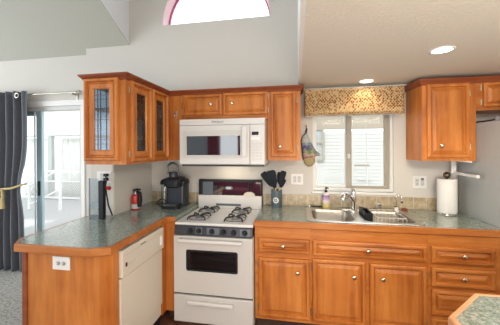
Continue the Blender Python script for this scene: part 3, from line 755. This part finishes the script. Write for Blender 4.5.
# ================================================================== SINK
u = root('sink', 'stainless double-bowl sink set into the countertop', 'sink', (.53, -.33, CZ))
BL = (.135, .478, -.545, -.170); BR = (.560, .945, -.545, -.170)
dk = MB(); zt = CZ+.005
dk.plate(rrect(.080, .990, -.590, -.085, .045), [rrect(*BL, .06), rrect(*BR, .06)], CZ+.001, zt, 'z')
dk.build('deck', STEEL, u, bevel=.002)
for Bx in (BL, BR):
    R = []
    for z, ins in ((zt, 0), (CZ-.004, .004), (CZ-.02, .008), (CZ-.14, .018), (CZ-.165, .03), (CZ-.175, .06)):
        R.append([(x, y, z) for x, y in rrect(Bx[0]+ins, Bx[1]-ins, Bx[2]+ins, Bx[3]-ins, max(.06-ins*.3, .03))])
    bw = MB(); bw.rings(R, False, True)
    o = bw.build('bowl', BOWL, u, 'all')
    MB().lathe([(.045, 0), (.045, .002), (.03, .003), (.028, -.004)], ((Bx[0]+Bx[1])/2, (Bx[2]+Bx[3])/2, CZ-.1735), 'z', 20).build('drain', CHROME, o, True)

zd = zt
u = root('faucet', 'chrome pull-out kitchen faucet with lever behind the left bowl', 'faucet', (.535, -.125, zd))
MB().lathe([(.036, 0), (.036, .006), (.030, .012), (.027, .05), (.030, .085), (.033, .12), (.028, .14), (.014, .148)], (.535, -.125, zd), 'z', 18).build('column', CHROME, u, True)
MB().plate(rrect(.415, .655, -.150, -.100, .024), [], zd, zd+.006, 'z').build('base_plate', CHROME, u, bevel=.002)
MB().tube([(.533, -.130, zd+.075), (.515, -.150, zd+.115), (.490, -.175, zd+.148), (.462, -.205, zd+.158), (.440, -.228, zd+.150)], [.024, .022, .021, .022, .023], 14).build('spout', CHROME, u, True)
MB().tube([(.458, -.208, zd+.158), (.440, -.228, zd+.150), (.424, -.245, zd+.133), (.416, -.254, zd+.116)], [.026, .031, .033, .029], 14).build('spray_head', CHROME, u, True)
MB().tube([(.535, -.125, zd+.14), (.541, -.118, zd+.165), (.538, -.112, zd+.195), (.530, -.108, zd+.205)], [.020, .022, .016, .008], 12).build('lever', CHROME, u, True)
u = MB().lathe([(.022, 0), (.022, .004), (.018, .008), (.018, .045), (.020, .048), (.020, .058), (.014, .064), (.004, .066)], (.775, -.125, zd), 'z', 18).build('air_gap_cap', CHROME, None, True)
rebase(tag(u, 'small chrome air gap cap behind the right bowl', 'sink fitting'), (.775, -.125, zd))
u = root('water_filter_faucet', 'slim gooseneck filtered water tap with white base right of the sink', 'faucet', (.925, -.125, zd))
MB().lathe([(.026, 0), (.026, .006), (.018, .012), (.016, .03), (.009, .036)], (.925, -.125, zd), 'z', 16).build('base', WPLASTIC, u, True)
MB().tube([(.925, -.125, zd+.03)] + [(.945-.020*math.cos(a), -.125-.010*(1-math.cos(a)), zd+.125+.024*math.sin(a)) for a in [math.pi*k/10 for k in range(11)]] + [(.966, -.146, zd+.095)], .0062, 10).build('spout', CHROME, u, True)
MB().tube([(.925, -.125, zd+.036), (.905, -.138, zd+.045)], .005, 8).build('lever', BLACK, u, True)
MB().tube([(.966, -.146, zd+.097), (.966, -.146, zd+.080)], .0085, 10).build('tip', BLACK, u, True)

# soap
u = root('soap_bottle', 'purple and yellow soap bottle with dark pump behind the sink', 'soap dispenser', (.293, -.045, CZ))
MB().rings([[(x, y, z) for x, y in rrect(.293-w_, .293+w_, -.045-.020, -.045+.020, .018)] for z, w_ in ((CZ, .034), (CZ+.004, .036), (CZ+.118, .037), (CZ+.130, .030))]).build('bottle', SOAP, u, True)
MB().lathe([(.030, 0), (.026, .012), (.014, .022), (.013, .03)], (.293, -.045, CZ+.128), 'z', 14).build('shoulder', WPLASTIC, u, True)
p = MB(); p.lathe([(.014, 0), (.014, .018), (.006, .020), (.006, .042)], (.293, -.045, CZ+.155), 'z', 12); p.tube([(.283, -.045, CZ+.200), (.300, -.045, CZ+.200), (.318, -.050, CZ+.194)], [.008, .008, .005], 8); p.build('pump', BLACK, u, True)
# brush lying behind the sink
u = root('dish_brush', 'dark-handled dish brush lying at the back left of the sink', 'brush', (.17, -.06, CZ))
MB().tube([(.145, -.055, CZ+.010), (.245, -.040, CZ+.008)], .006, 8).build('handle', BLACK, u, True)
MB().lathe([(.012, 0), (.014, .012), (.013, .026), (.006, .030)], (.125, -.066, CZ), 'z', 12).build('head', CHROME, u, True)
u = MB().rings([[(1.015+r_*math.cos(a*math.pi/8), -.075+.6*r_*math.sin(a*math.pi/8), CZ+z) for a in range(16)] for r_, z in ((.026, 0), (.030, .006), (.030, .016), (.02, .022))]).build('scouring_pad', mat('rust_red_pad', (.30, .08, .04), .9), None, True)
rebase(tag(u, 'small rust red scouring pad on the counter right of the sink', 'sponge'), (1.015, -.075, CZ))
# caddy hooked on the divider, leaning into the right bowl
u = root('sponge_caddy', 'black slotted caddy hanging at the left side of the right bowl', 'caddy', (.60, -.33, CZ-.09))
bx0, bx1, by0, by1, bz0, bz1 = .572, .636, -.425, -.215, CZ-.105, CZ+.040
MB().box(bx0, bx1, by0, by1, bz0, bz0+.006).build('base', BLACK, u)
for nm, bb in (('side_wall', (bx0, bx0+.004, by0, by1, bz0, bz1+.012)), ('side_wall', (bx1-.004, bx1, by0, by1, bz0, bz1-.006)), ('end_wall', (bx0, bx1, by0, by0+.004, bz0, bz1)), ('end_wall', (bx0, bx1, by1-.004, by1, bz0, bz1))):
    MB().box(*bb).build(nm, BLACK, u, bevel=.001)
MB().tube([(bx0, by0, bz1+.006), (bx0, by1, bz1+.014), (bx1, by1, bz1), (bx1, by0, bz1-.004), (bx0, by0, bz1+.006)], .005, 8).build('rim', BLACK, u, True)
# wire dish rack in the right bowl
rk = MB()
rx0, rx1, ry0, ry1 = .652, .872, -.505, -.200
for z in (CZ+.030, CZ-.10):
    rk.tube([(rx0, ry0, z), (rx1, ry0, z), (rx1, ry1, z), (rx0, ry1, z), (rx0, ry0, z)], .0035, 6)
for k in range(8):
    x = rx0 + (rx1-rx0)*k/7
    rk.tube([(x, ry0, CZ+.030), (x, ry0, CZ-.10), (x, ry1, CZ-.10), (x, ry1, CZ+.030)], .0022, 6)
for k in range(1, 5):
    y = ry0 + (ry1-ry0)*k/5
    rk.tube([(rx0, y, CZ+.030), (rx0, y, CZ-.10), (rx1, y, CZ-.10), (rx1, y, CZ+.030)], .0022, 6)
o = rk.build('dish_rack', mat('beige_coated_wire', (.62, .56, .47), .4), None, True)
rebase(tag(o, 'beige wire dish rack sitting in the right sink bowl', 'dish rack'), (.762, -.35, CZ-.104))

# ================================================================== COFFEE MAKER
kx, ky = -1.275, -.205
u = root('coffee_maker', 'dark pod coffee maker with raised chrome ring handle', 'coffee maker', (kx, ky, CZ))
def rr3(x0, x1, y0, y1, r, z): return [(x, y, z) for x, y in rrect(x0, x1, y0, y1, r)]
MB().rings([rr3(kx-.085, kx+.118, ky-.03, ky+.125, .03, CZ+z) for z in (0, .005, .245, .262)]).build('tower', NAVY, u, True, .003)
MB().rings([rr3(kx-.085, kx+.112, ky-.155, ky-.02, .045, CZ+z) for z in (0, .004, .028, .032)]).build('base', BLACK, u, True)
MB().box(kx-.058, kx+.075, ky-.148, ky-.04, CZ+.030, CZ+.036).build('drip_tray', GREYM, u, bevel=.003)
MB().rings([rr3(kx-.072-e, kx+.098+e, ky-.125-e, ky+.10+e, .05, CZ+z) for z, e in ((.205, -.02), (.218, 0), (.275, .006), (.300, -.004), (.312, -.03))]).build('brew_head', BLACK, u, True)
MB().rings([rr3(kx-.128, kx-.062, ky-.07, ky+.10, .026, CZ+z) for z in (.006, .010, .228, .236)]).build('water_tank', SMOKE, u, True)
MB().rings([rr3(kx-.134+e, kx-.052-e, ky-.078+e, ky+.106-e, .028, CZ+z) for z, e in ((.236, 0), (.262, 0), (.282, .012), (.288, .025))]).build('tank_lid', BLACK, u, True)
MB().rings([rr3(kx+.080+e, kx+.140-e, ky-.06+e, ky+.08-e, .024, CZ+z) for z, e in ((.225, .012), (.235, 0), (.270, 0), (.288, .014))]).build('side_pod', BLACK, u, True)
MB().lathe([(.030, 0), (.046, .012), (.050, .05), (.042, .066), (.02, .07)], (kx+.015, ky-.05, CZ+.300), 'z', 20).build('head_cap', NAVY, u, True)
MB().tube([(kx-.045, ky-.05, CZ+.345)] + [(kx+.012-.058*math.cos(a), ky-.06, CZ+.400+.058*math.sin(a)) for a in [math.pi*k/14 for k in range(15)]] + [(kx+.070, ky-.05, CZ+.345)], .0115, 8).build('handle', RINGM, u, True)
cb = MB().tube([(kx-.125, ky+.05, CZ+.03), (kx-.17, ky+.09, CZ+.05), (kx-.22, ky+.11, CZ+.042), (kx-.26, ky+.10, CZ+.012), (kx-.24, ky+.06, CZ+.008), (kx-.18, ky+.06, CZ+.008), (kx-.10, ky+.11, CZ+.008)], .0065, 8).build('power_cord', BLACK, u, True)

# ================================================================== EXTINGUISHER
ex, ey = -1.600, -.400
u = root('fire_extinguisher', 'small red fire extinguisher with black strap and valve standing by the wall', 'fire extinguisher', (ex, ey, CZ))
MB().lathe([(.036, 0), (.040, .006), (.040, .120), (.036, .140), (.020, .152)], (ex, ey, CZ), 'z', 22).build('cylinder', RED, u, True)
MB().lathe([(.0412, 0), (.0412, .045)], (ex, ey, CZ+.012), 'z', 22, False, False).build('label_band', WPLASTIC2, u, True)
MB().lathe([(.018, 0), (.020, .010), (.016, .030), (.010, .036)], (ex, ey, CZ+.150), 'z', 14).build('valve', GREYM, u, True)
MB().tube([(ex-.02, ey-.01, CZ+.190), (ex+.01, ey, CZ+.200), (ex+.05, ey+.01, CZ+.195)], .009, 8).build('lever', BLACK, u, True)
MB().tube([(ex+.015, ey, CZ+.178), (ex+.048, ey-.005, CZ+.165), (ex+.056, ey-.012, CZ+.10), (ex+.052, ey-.015, CZ+.03)], [.014, .020, .024, .020], 10).build('hose', BLACK, u, True)

# ================================================================== TOWER APPLIANCE BY THE OUTLETS
u = root('charging_station', 'tall black box with smoked clear front on the end of the peninsula counter', 'appliance', (-1.79, -.72, CZ))
MB().box(-1.692, -1.646, -.800, -.762, CZ, CZ+.335).build('body', BLACK, u, bevel=.004)
MB().box(-1.776, -1.692, -.803, -.796, CZ+.004, CZ+.352).build('clear_panel', SMOKE, u)
MB().box(-1.784, -1.775, -.805, -.793, CZ, CZ+.355).build('panel_edge', GREYM, u)
MB().box(-1.774, -1.692, -.792, -.786, CZ+.095, CZ+.140).build('reflected_band', WPLASTIC, u)  # white strip standing in for a light band reflected in the panel
MB().box(-1.776, -1.692, -.796, -.745, CZ, CZ+.01).build('base', GREYM, u)

# outlets
def outlet(label, M, w_, h_, gang, name='outlet'):
    o = root(name, label, 'outlet', M.to_translation())
    MB(M).box(-w_/2, w_/2, -.006, 0, -h_/2, h_/2).build('cover_plate', WPLASTIC, o, bevel=.002)
    for k in range(gang):
        cx = (k-(gang-1)/2)*.046
        s_ = MB(M).box(cx-.016, cx+.016, -.008, -.005, -.034, .034).build('socket', WPLASTIC2, o, bevel=.001)
        sl_ = MB(M)
        for z in (-.018, .018):
            for x in (-.006, .006): sl_.box(cx+x-.0012, cx+x+.0012, -.0086, -.0079, z-.004, z+.005)
        sl_.build('slots', BLACK, s_)
    return o
outlet('white two-gang outlet on the wall left of the sink window', frontM(.003, 0, 1.205), .125, .112, 2)
o = outlet('white two-gang switch and outlet plate right of the sink window', frontM(1.178, 0, 1.193), .122, .118, 2)
box('switch', SLATE2, o, 1.190, 1.212, -.012, -.006, 1.215, 1.235)
o = root('outlet', 'white outlet mounted sideways on the wood peninsula end', 'outlet', (-1.477, -1.375, .814))
Mh = Matrix.Translation((-1.477, -1.375, .814)) @ Matrix.Rotation(math.radians(90), 4, 'Y')
MB(Mh).box(-.042, .042, -.006, 0, -.064, .064).build('cover_plate', WPLASTIC, o, bevel=.002)
for z in (-.02, .02):
    s_ = MB(Mh).lathe([(.016, 0), (.016, .002)], (0, -.006, z), '-y', 14).build('socket', WPLASTIC2, o)
    q = MB(Mh)
    for x in (-.006, .006): q.box(x-.0015, x+.0015, -.0090, -.0078, z-.006, z+.006)
    q.box(-.006, .006, -.0086, -.0078, z+.009, z+.012); q.box(-.001, .001, -.0086, -.0078, z-.002, z+.010)
    q.build('slots', BLACK, s_)
o = outlet('white two-gang outlet with black plugs above the peninsula counter', frontM(-1.741, -.661, 1.280), .150, .105, 2)
pl = MB(); pl.box(-1.724, -1.692, -.698, -.670, 1.287, 1.312); pl.box(-1.724, -1.692, -.698, -.670, 1.248, 1.274)
pl.tube([(-1.706, -.690, 1.292), (-1.690, -.700, 1.25), (-1.700, -.700, 1.21), (-1.692, -.700, 1.14), (-1.672, -.700, 1.03), (-1.640, -.690, CZ+.008)], .0065, 8)
rebase(tag(pl.build('plug_cord', BLACK, None, True), 'black plugs and cord hanging from the outlet above the peninsula', 'power cord'), (-1.706, -.69, CZ))
rd = MB(); rd.tube([(-1.704, -.7225, 1.190), (-1.650, -.7225, 1.190)], .014, 10); rd.tube([(-1.660, -.7225, 1.190), (-1.638, -.7225, 1.186)], .018, 10)
rebase(tag(rd.build('battery_clip', RED, None, True), 'red clip on the black cord below the outlet by the peninsula', 'clip'), (-1.68, -.7225, 1.175))

# ================================================================== UTENSIL CROCK
ux, uy = -.204, -.105
u = root('utensil_crock', 'dark teal utensil crock with white round emblem right of the stove', 'utensil holder', (ux, uy, CZ))
MB().lathe([(.050, 0), (.054, .004), (.056, .172), (.056, .178), (.050, .178), (.049, .02), (.001, .018)], (ux, uy, CZ), 'z', 30, True, True).build('jar', TEALCROCK, u, True)
def wrap(ri, ro, a0, a1, cz, m_, name, off, par):
    R = []
    n_ = 40
    for k in range(n_+1):
        a = a0 + (a1-a0)*k/n_; ring = []
        for r_, o_ in ((ri, off), (ro, off), (ro, off-.002), (ri, off-.002)):
            x = r_*math.cos(a); z = r_*math.sin(a); th = x/.056 - .08
            ring.append((ux+(.056+o_)*math.sin(th), uy-(.056+o_)*math.cos(th), cz+z))
        R.append(ring)
    MB().rings(R).build(name, m_, par)
wrap(.0, .029, 0, 2*math.pi, CZ+.080, WPLASTIC, 'emblem', .0010, u)
wrap(.011, .019, math.radians(200), math.radians(340), CZ+.081, TEALCROCK, 'emblem_arc', .0018, u)
wrap(.011, .019, math.radians(25), math.radians(155), CZ+.079, TEALCROCK, 'emblem_arc', .0018, u)
em = MB()
for x in (-.012, -.006, 0, .006, .012):
    th = x/.056-.08; X, Y = ux+.058*math.sin(th), uy-.058*math.cos(th); em.box(X-.0022, X+.0022, Y-.001, Y+.002, CZ+.077, CZ+.084)
em.build('emblem_lettering', TEALCROCK, u)

def blade(mb, base, tip, wid, wid2, th, tilt=0.0):
    b, t = Vector(base), Vector(tip); ax = (t-b); L = ax.length; ax.normalize(); s_ = Vector((math.cos(tilt), math.sin(tilt), 0)); s_ = (s_-ax*s_.dot(ax)).normalized(); nn = ax.cross(s_)
    R = []
    for f, wv in ((0, wid*.35), (.12, wid*.8), (.3, wid), (.85, wid2), (.96, wid2*.85), (1, wid2*.6)):
        c = b+ax*L*f; R.append([c+s_*wv/2+nn*th/2, c-s_*wv/2+nn*th/2, c-s_*wv/2-nn*th/2, c+s_*wv/2-nn*th/2])
    mb.rings(R)
def utensil(name, label, foot, neck, tip, wid, wid2, tilt, hm):
    u = root(name, label, 'kitchen utensil', foot, 'utensils in the crock')
    MB().tube([foot, neck], .006, 8).build('handle', hm, u, True)
    mb = MB(); blade(mb, (Vector(neck)-Vector(foot))*.98+Vector(foot), tip, wid, wid2, .006, tilt); mb.build('head', SILICONE, u, bevel=.0015)
Z = CZ
utensil('spatula', 'broad dark turner in the crock, largest and second from left', (ux+.012, uy-.010, Z+.022), (-.232, -.118, Z+.215), (-.262, -.130, Z+.378), .088, .096, .1, SILICONE)
utensil('spatula', 'dark turner leaning furthest left in the crock', (ux+.015, uy+.012, Z+.022), (-.243, -.095, Z+.215), (-.350, -.092, Z+.352), .066, .074, .15, HANDLEWOOD)
utensil('serving_spoon', 'dark spoon bending forward below the largest turner in the crock', (ux+.0, uy-.025, Z+.022), (-.212, -.143, Z+.205), (-.252, -.165, Z+.285), .044, .032, .3, HANDLEWOOD)
utensil('slotted_turner', 'dark slotted turner leaning right in the crock', (ux-.012, uy+.0, Z+.022), (-.168, -.105, Z+.225), (-.128, -.105, Z+.372), .052, .062, -.1, HANDLEWOOD)
utensil('ladle', 'dark ladle at the back right of the crock behind the slotted turner', (ux-.008, uy+.02, Z+.022), (-.172, -.075, Z+.235), (-.175, -.050, Z+.355), .056, .048, .2, HANDLEWOOD)
utensil('basting_spoon', 'dark spoon leaning furthest right in the crock', (ux+.012, uy-.030, Z+.022), (-.166, -.140, Z+.212), (-.112, -.150, Z+.290), .044, .032, -.3, HANDLEWOOD)

# brush leaning on the backguard of the range
u = root('scrub_brush', 'cream half-round brush with dark handle leaning on the stove backguard', 'brush', (-.495, -.080, 1.031))
MB().plate([(-.495+.062*math.cos(a*math.pi/14), 1.031+.042*math.sin(a*math.pi/14)) for a in range(15)], [], -.088, -.071, 'y').build('head', CREAMC, u, bevel=.004)
MB().tube([(-.495, -.080, 1.066), (-.492, -.078, 1.165)], [.007, .010], 10).build('handle', BLACK, u, True)

# ================================================================== OVEN MITT, HOOK
u = root('oven_mitt', 'printed oven mitt with navy binding hanging left of the sink window', 'oven mitt', (.12, -.02, 1.325))
out = [(.062, 1.655), (.048, 1.600), (.055, 1.545), (.062, 1.480), (.070, 1.410), (.085, 1.362), (.118, 1.338), (.155, 1.345), (.180, 1.372), (.190, 1.410), (.188, 1.440),
       (.205, 1.452), (.228, 1.448), (.238, 1.462), (.228, 1.482), (.200, 1.500), (.178, 1.530), (.160, 1.570), (.135, 1.620), (.105, 1.690)]
cxm, czm = .125, 1.49
rings = []
for y, s_ in ((-.004, .90), (-.008, .985), (-.016, 1.0), (-.026, .985), (-.033, .92), (-.038, .80), (-.040, .6)):
    rings.append([(cxm+(x-cxm)*s_, y, czm+(z-czm)*s_) for x, z in out])
MB().rings(rings).build('glove', MITT, u, 'all')
MB().tube([(.190, -.020, 1.47), (.182, -.022, 1.51)], .003, 6).build('seam', MITT, u)
MB().tube([(x, -.018, z) for x, z in [(.105, 1.692), (.062, 1.656), (.047, 1.600), (.054, 1.545), (.061, 1.480), (.069, 1.410)]], .0055, 8).build('binding', mat('navy_cotton', (.02, .025, .08), .85), u, True)
MB().tube([(.098, -.018, 1.685), (.106, -.014, 1.712), (.108, -.010, 1.738), (.100, -.012, 1.735), (.094, -.016, 1.690)], .0045, 8).build('hanging_loop', bpy.data.materials['navy_cotton'], u, True)
h = MB(); h.tube([(.100, -.001, 1.765), (.100, -.012, 1.752), (.102, -.020, 1.735), (.106, -.024, 1.726), (.109, -.020, 1.737)], .003, 8); h.box(.094, .106, -.003, 0, 1.75, 1.775)
rebase(tag(h.build('wall_hook', BRONZE, None, True), 'tiny metal wall hook holding the oven mitt', 'hook'), (.100, 0, 1.73))
# metal clip on the filler beside the microwave
h = root('hook', 'small metal hook on the wood filler left of the microwave', 'hook', (-1.205, UF, 1.85))
MB().box(-1.219, -1.195, UF-.006, UF, 1.838, 1.922).build('plate', GREYM, h, bevel=.003)
MB().tube([(-1.207, UF-.006, 1.87), (-1.207, UF-.026, 1.850), (-1.207, UF-.03, 1.870)], .005, 8).build('prong', CHROME, h, True)

# ================================================================== PAPER TOWEL
tx, ty = 1.343, -.150
u = root('paper_towel_holder', 'upright paper towel holder with bronze ball finial', 'paper towel holder', (tx, ty, CZ))
MB().lathe([(.078, 0), (.080, .004), (.076, .010), (.02, .013)], (tx, ty, CZ), 'z', 28).build('base', CHROME, u, True)
MB().tube([(tx, ty, CZ+.010), (tx, ty, CZ+.335)], .006, 10).build('pole', BRONZE, u, True)
MB().lathe([(.012, 0), (.012, .008), (.022, .014), (.029, .028), (.030, .038), (.026, .051), (.014, .061), (.002, .064)], (tx, ty, CZ+.318), 'z', 16).build('finial', BRONZE, u, 'all')
o = MB().lathe([(.019, .014), (.074, .014), (.0765, .02), (.0765, .313), (.074, .318), (.019, .318)], (tx, ty, CZ), 'z', 40, False, False).build('paper_towel_roll', PAPER, None, True)
rebase(tag(o, 'white paper towel roll standing beside the fridge', 'paper towels'), (tx, ty, CZ+.014))
# white under-cabinet holder (no roll on it)
u = root('under_cabinet_holder', 'empty white towel bar bracket under the right wall cabinet', 'towel holder', (1.425, -.25, UB))
MB().box(1.413, 1.437, -.345, -.100, UB-.014, UB).build('mounting_plate', WPLASTIC, u, bevel=.003)
MB().box(1.405, 1.441, -.114, -.088, UB-.130, UB-.004).build('arm', WPLASTIC, u, bevel=.004)
MB().tube([(1.425, -.098, UB-.120), (1.425, -.430, UB-.120)], .0125, 12).build('bar', WPLASTIC, u, True)
MB().lathe([(.013, 0), (.015, .006), (.015, .016), (.010, .022)], (1.425, -.418, UB-.120), '-y', 14).build('bar_end', WPLASTIC, u, True)

# ================================================================== OUTSIDE THE SLIDING DOOR
struct('floor_deck', MB().box(-9.5, -2.4, .22, 6.0, -.12, -.04), DECK)
struct('ground_yard', MB().box(-2.4, 8, .22, 12, -.6, -.5), GROUND)
pc = MB()
for k in range(24): pc.hexa([(-9.5, .24+.2*k, 2.42-.022*k), (-2.3, .24+.2*k, 2.42-.022*k), (-2.3, .435+.2*k, 2.40-.022*k), (-9.5, .435+.2*k, 2.40-.022*k)], [(-9.5, .24+.2*k, 2.46-.022*k), (-2.3, .24+.2*k, 2.46-.022*k), (-2.3, .435+.2*k, 2.44-.022*k), (-9.5, .435+.2*k, 2.44-.022*k)])
struct('ceiling_porch', pc, SHEER)
u = root('porch_railing', 'white porch railing with lattice panel beyond the sliding door', 'railing', (-6.9, 4.3, -.04))
MB().box(-8.6, -5.6, 4.27, 4.33, .80, .86).build('top_rail', WHITEP, u)
MB().box(-8.6, -5.6, 4.28, 4.32, .50, .54).build('mid_rail', WHITEP, u)
MB().box(-8.6, -5.6, 4.28, 4.32, -.02, .04).build('bottom_rail', WHITEP, u)
la = MB()
for k in range(44):
    x = -9.2+.085*k
    for sg in (1, -1):
        a0, a1 = (x, x+.5) if sg > 0 else (x+.5, x)
        if min(a0, a1) < -8.6 or max(a0, a1) > -5.6: continue
        la.hexa([(a0-.012, 4.295+.006*sg, .03), (a0+.012, 4.295+.006*sg, .03), (a0+.012, 4.303+.006*sg, .03), (a0-.012, 4.303+.006*sg, .03)], [(a1-.012, 4.295+.006*sg, .51), (a1+.012, 4.295+.006*sg, .51), (a1+.012, 4.303+.006*sg, .51), (a1-.012, 4.303+.006*sg, .51)])
la.build('lattice', WPLASTIC2, u)
for x in (-8.05, -5.65): MB().box(x-.04, x+.04, 4.26, 4.34, -.04, .9).build('post', WHITEP, u)
for i, x in enumerate((-7.72, -5.45)):
    o = MB().box(x-.07, x+.07, 4.36, 4.48, -.04, 1.93).build('porch_post', POSTM)
    rebase(tag(o, ('grey green porch post on the left beyond the railing', 'porch post at right end of the railing')[i], 'post'), (x, 4.42, -.04))
u = root('stair_handrail', 'sloping white stair handrail on the porch', 'handrail', (-6.5, 3.0, -.04))
MB().tube([(-6.9, 3.0, .56), (-5.95, 3.0, 1.02)], .022, 8).build('top_rail', WHITEP, u, True)
MB().tube([(-6.9, 3.0, .08), (-5.95, 3.0, .50)], .022, 8).build('bottom_rail', WHITEP, u, True)
MB().box(-5.98, -5.93, 2.975, 3.025, -.04, 1.05).build('post', WHITEP, u)
MB().box(-6.92, -6.87, 2.975, 3.025, -.04, .62).build('post', WHITEP, u)
def drape(x0, x1, label):
    R = []
    for j in range(9):
        z = -.02+1.90*j/8
        R.append([(x0+(x1-x0)*i/40, 4.62+.05*math.sin(i*1.1)*(1-.05*j)+.01*math.sin(i*2.7+j), z) for i in range(41)])
    o = MB().rings(R, False, False, closed=False).build('outdoor_curtain', SHEER, None, 'all'); s_ = o.modifiers.new('solid', 'SOLIDIFY'); s_.thickness = .004
    rebase(tag(o, label, 'curtain'), (x0, 4.62, -.02))
drape(-9.0, -7.85, 'white outdoor curtain on the porch left of the grey post'); drape(-7.55, -6.75, 'white outdoor curtain on the porch right of the grey post'); drape(-6.55, -5.6, 'white outdoor curtain on the porch nearest the kitchen')
o = MB().box(-8.9, -5.3, 4.38, 4.50, 1.93, 2.06).build('porch_beam', POSTM); o['kind'] = 'structure'
o = MB().box(-2.98, -2.83, .60, .75, .92, 1.17).build('utility_box', WPLASTIC2, None, bevel=.01)
bxu = MB().box(-2.93, -2.88, .65, .70, -.04, .93).build('box_post', WPLASTIC2, o)
o2 = tag(o, 'small grey utility box outside at the right of the sliding door', 'utility box')

# ================================================================== NEIGHBOUR OUTSIDE THE KITCHEN WINDOW
nb = root('neighbor_house', 'white lap-sided neighbouring house seen through the sink window', 'house', (1.5, 3.6, -.5))
sd = MB(); z = -.5
while z < 1.90:
    sd.hexa([(-1.2, 3.60, z), (5, 3.60, z), (5, 3.7, z), (-1.2, 3.7, z)], [(-1.2, 3.609, z+.08), (5, 3.609, z+.08), (5, 3.7, z+.08), (-1.2, 3.7, z+.08)]); z += .08
sd.build('siding', SIDING, nb)
MB().box(-1.2, 5, 3.585, 3.7, 1.95, 2.35).build('frieze_board', TANS, nb)
MB().hexa([(-1.3, 3.50, 2.35), (5.1, 3.50, 2.35), (5.1, 6, 3.1), (-1.3, 6, 3.1)], [(-1.3, 3.50, 2.39), (5.1, 3.50, 2.39), (5.1, 6, 3.14), (-1.3, 6, 3.14)]).build('roof', TANS, nb)
wf = MB(); wf.plate([(.02, 1.22), (.63, 1.22), (.63, 1.98), (.02, 1.98)], [[(.06, 1.26), (.59, 1.26), (.59, 1.62), (.06, 1.62)], [(.06, 1.65), (.59, 1.65), (.59, 1.94), (.06, 1.94)]], 3.55, 3.60, 'y')
wf = wf.build('window', TANS, nb)
MB().box(.06, .59, 3.575, 3.58, 1.26, 1.94).build('pane', mat('pale_pane', (.33, .34, .34), .9, 0, .1), wf)
MB().tube([(1.25, 3.3, 1.14), (1.56, 3.3, 1.14)], .018, 8).build('wall_pipe', TANS, nb, True)
MB().tube([(1.52, 3.35, -.5), (1.52, 3.35, 1.12)], .008, 8).build('down_pipe', WPLASTIC2, nb, True)

# ================================================================== BEHIND THE CAMERA (invented for the dark glass to reflect)
def rear_drape(x0, x1, label):
    R = []
    for j in range(5):
        z = .02+2.2*j/4
        R.append([(x0+(x1-x0)*i/30, -4.94+.03*math.sin(i*1.2), z) for i in range(31)])
    o = MB().rings(R, False, False, closed=False).build('window_drape', MAROON, None, 'all'); s_ = o.modifiers.new('solid', 'SOLIDIFY'); s_.thickness = .006
    rebase(tag(o, label, 'curtain'), (x0, -4.94, .02))
rear_drape(-2.35, -2.04, 'unseen maroon drape added for reflections left of the rear window'); rear_drape(-1.52, -1.15, 'unseen maroon drape added for reflections right of the rear window')
u = root('sofa', 'unseen maroon sofa added for reflections under the rear window', 'sofa', (-1.75, -4.5, 0))
MB().box(-2.5, -1.0, -4.85, -4.15, .10, .42).build('seat', MAROON, u, bevel=.05)
MB().box(-2.5, -1.0, -4.90, -4.68, .10, .74).build('backrest', MAROON, u, bevel=.05)
for x in (-2.58, -1.10): MB().box(x, x+.16, -4.88, -4.15, .06, .58).build('armrest', MAROON, u, bevel=.04)
for x in (-2.5, -1.05):
    for y in (-4.8, -4.2): MB().box(x, x+.05, y, y+.05, 0, .11).build('leg', BRONZE, u)
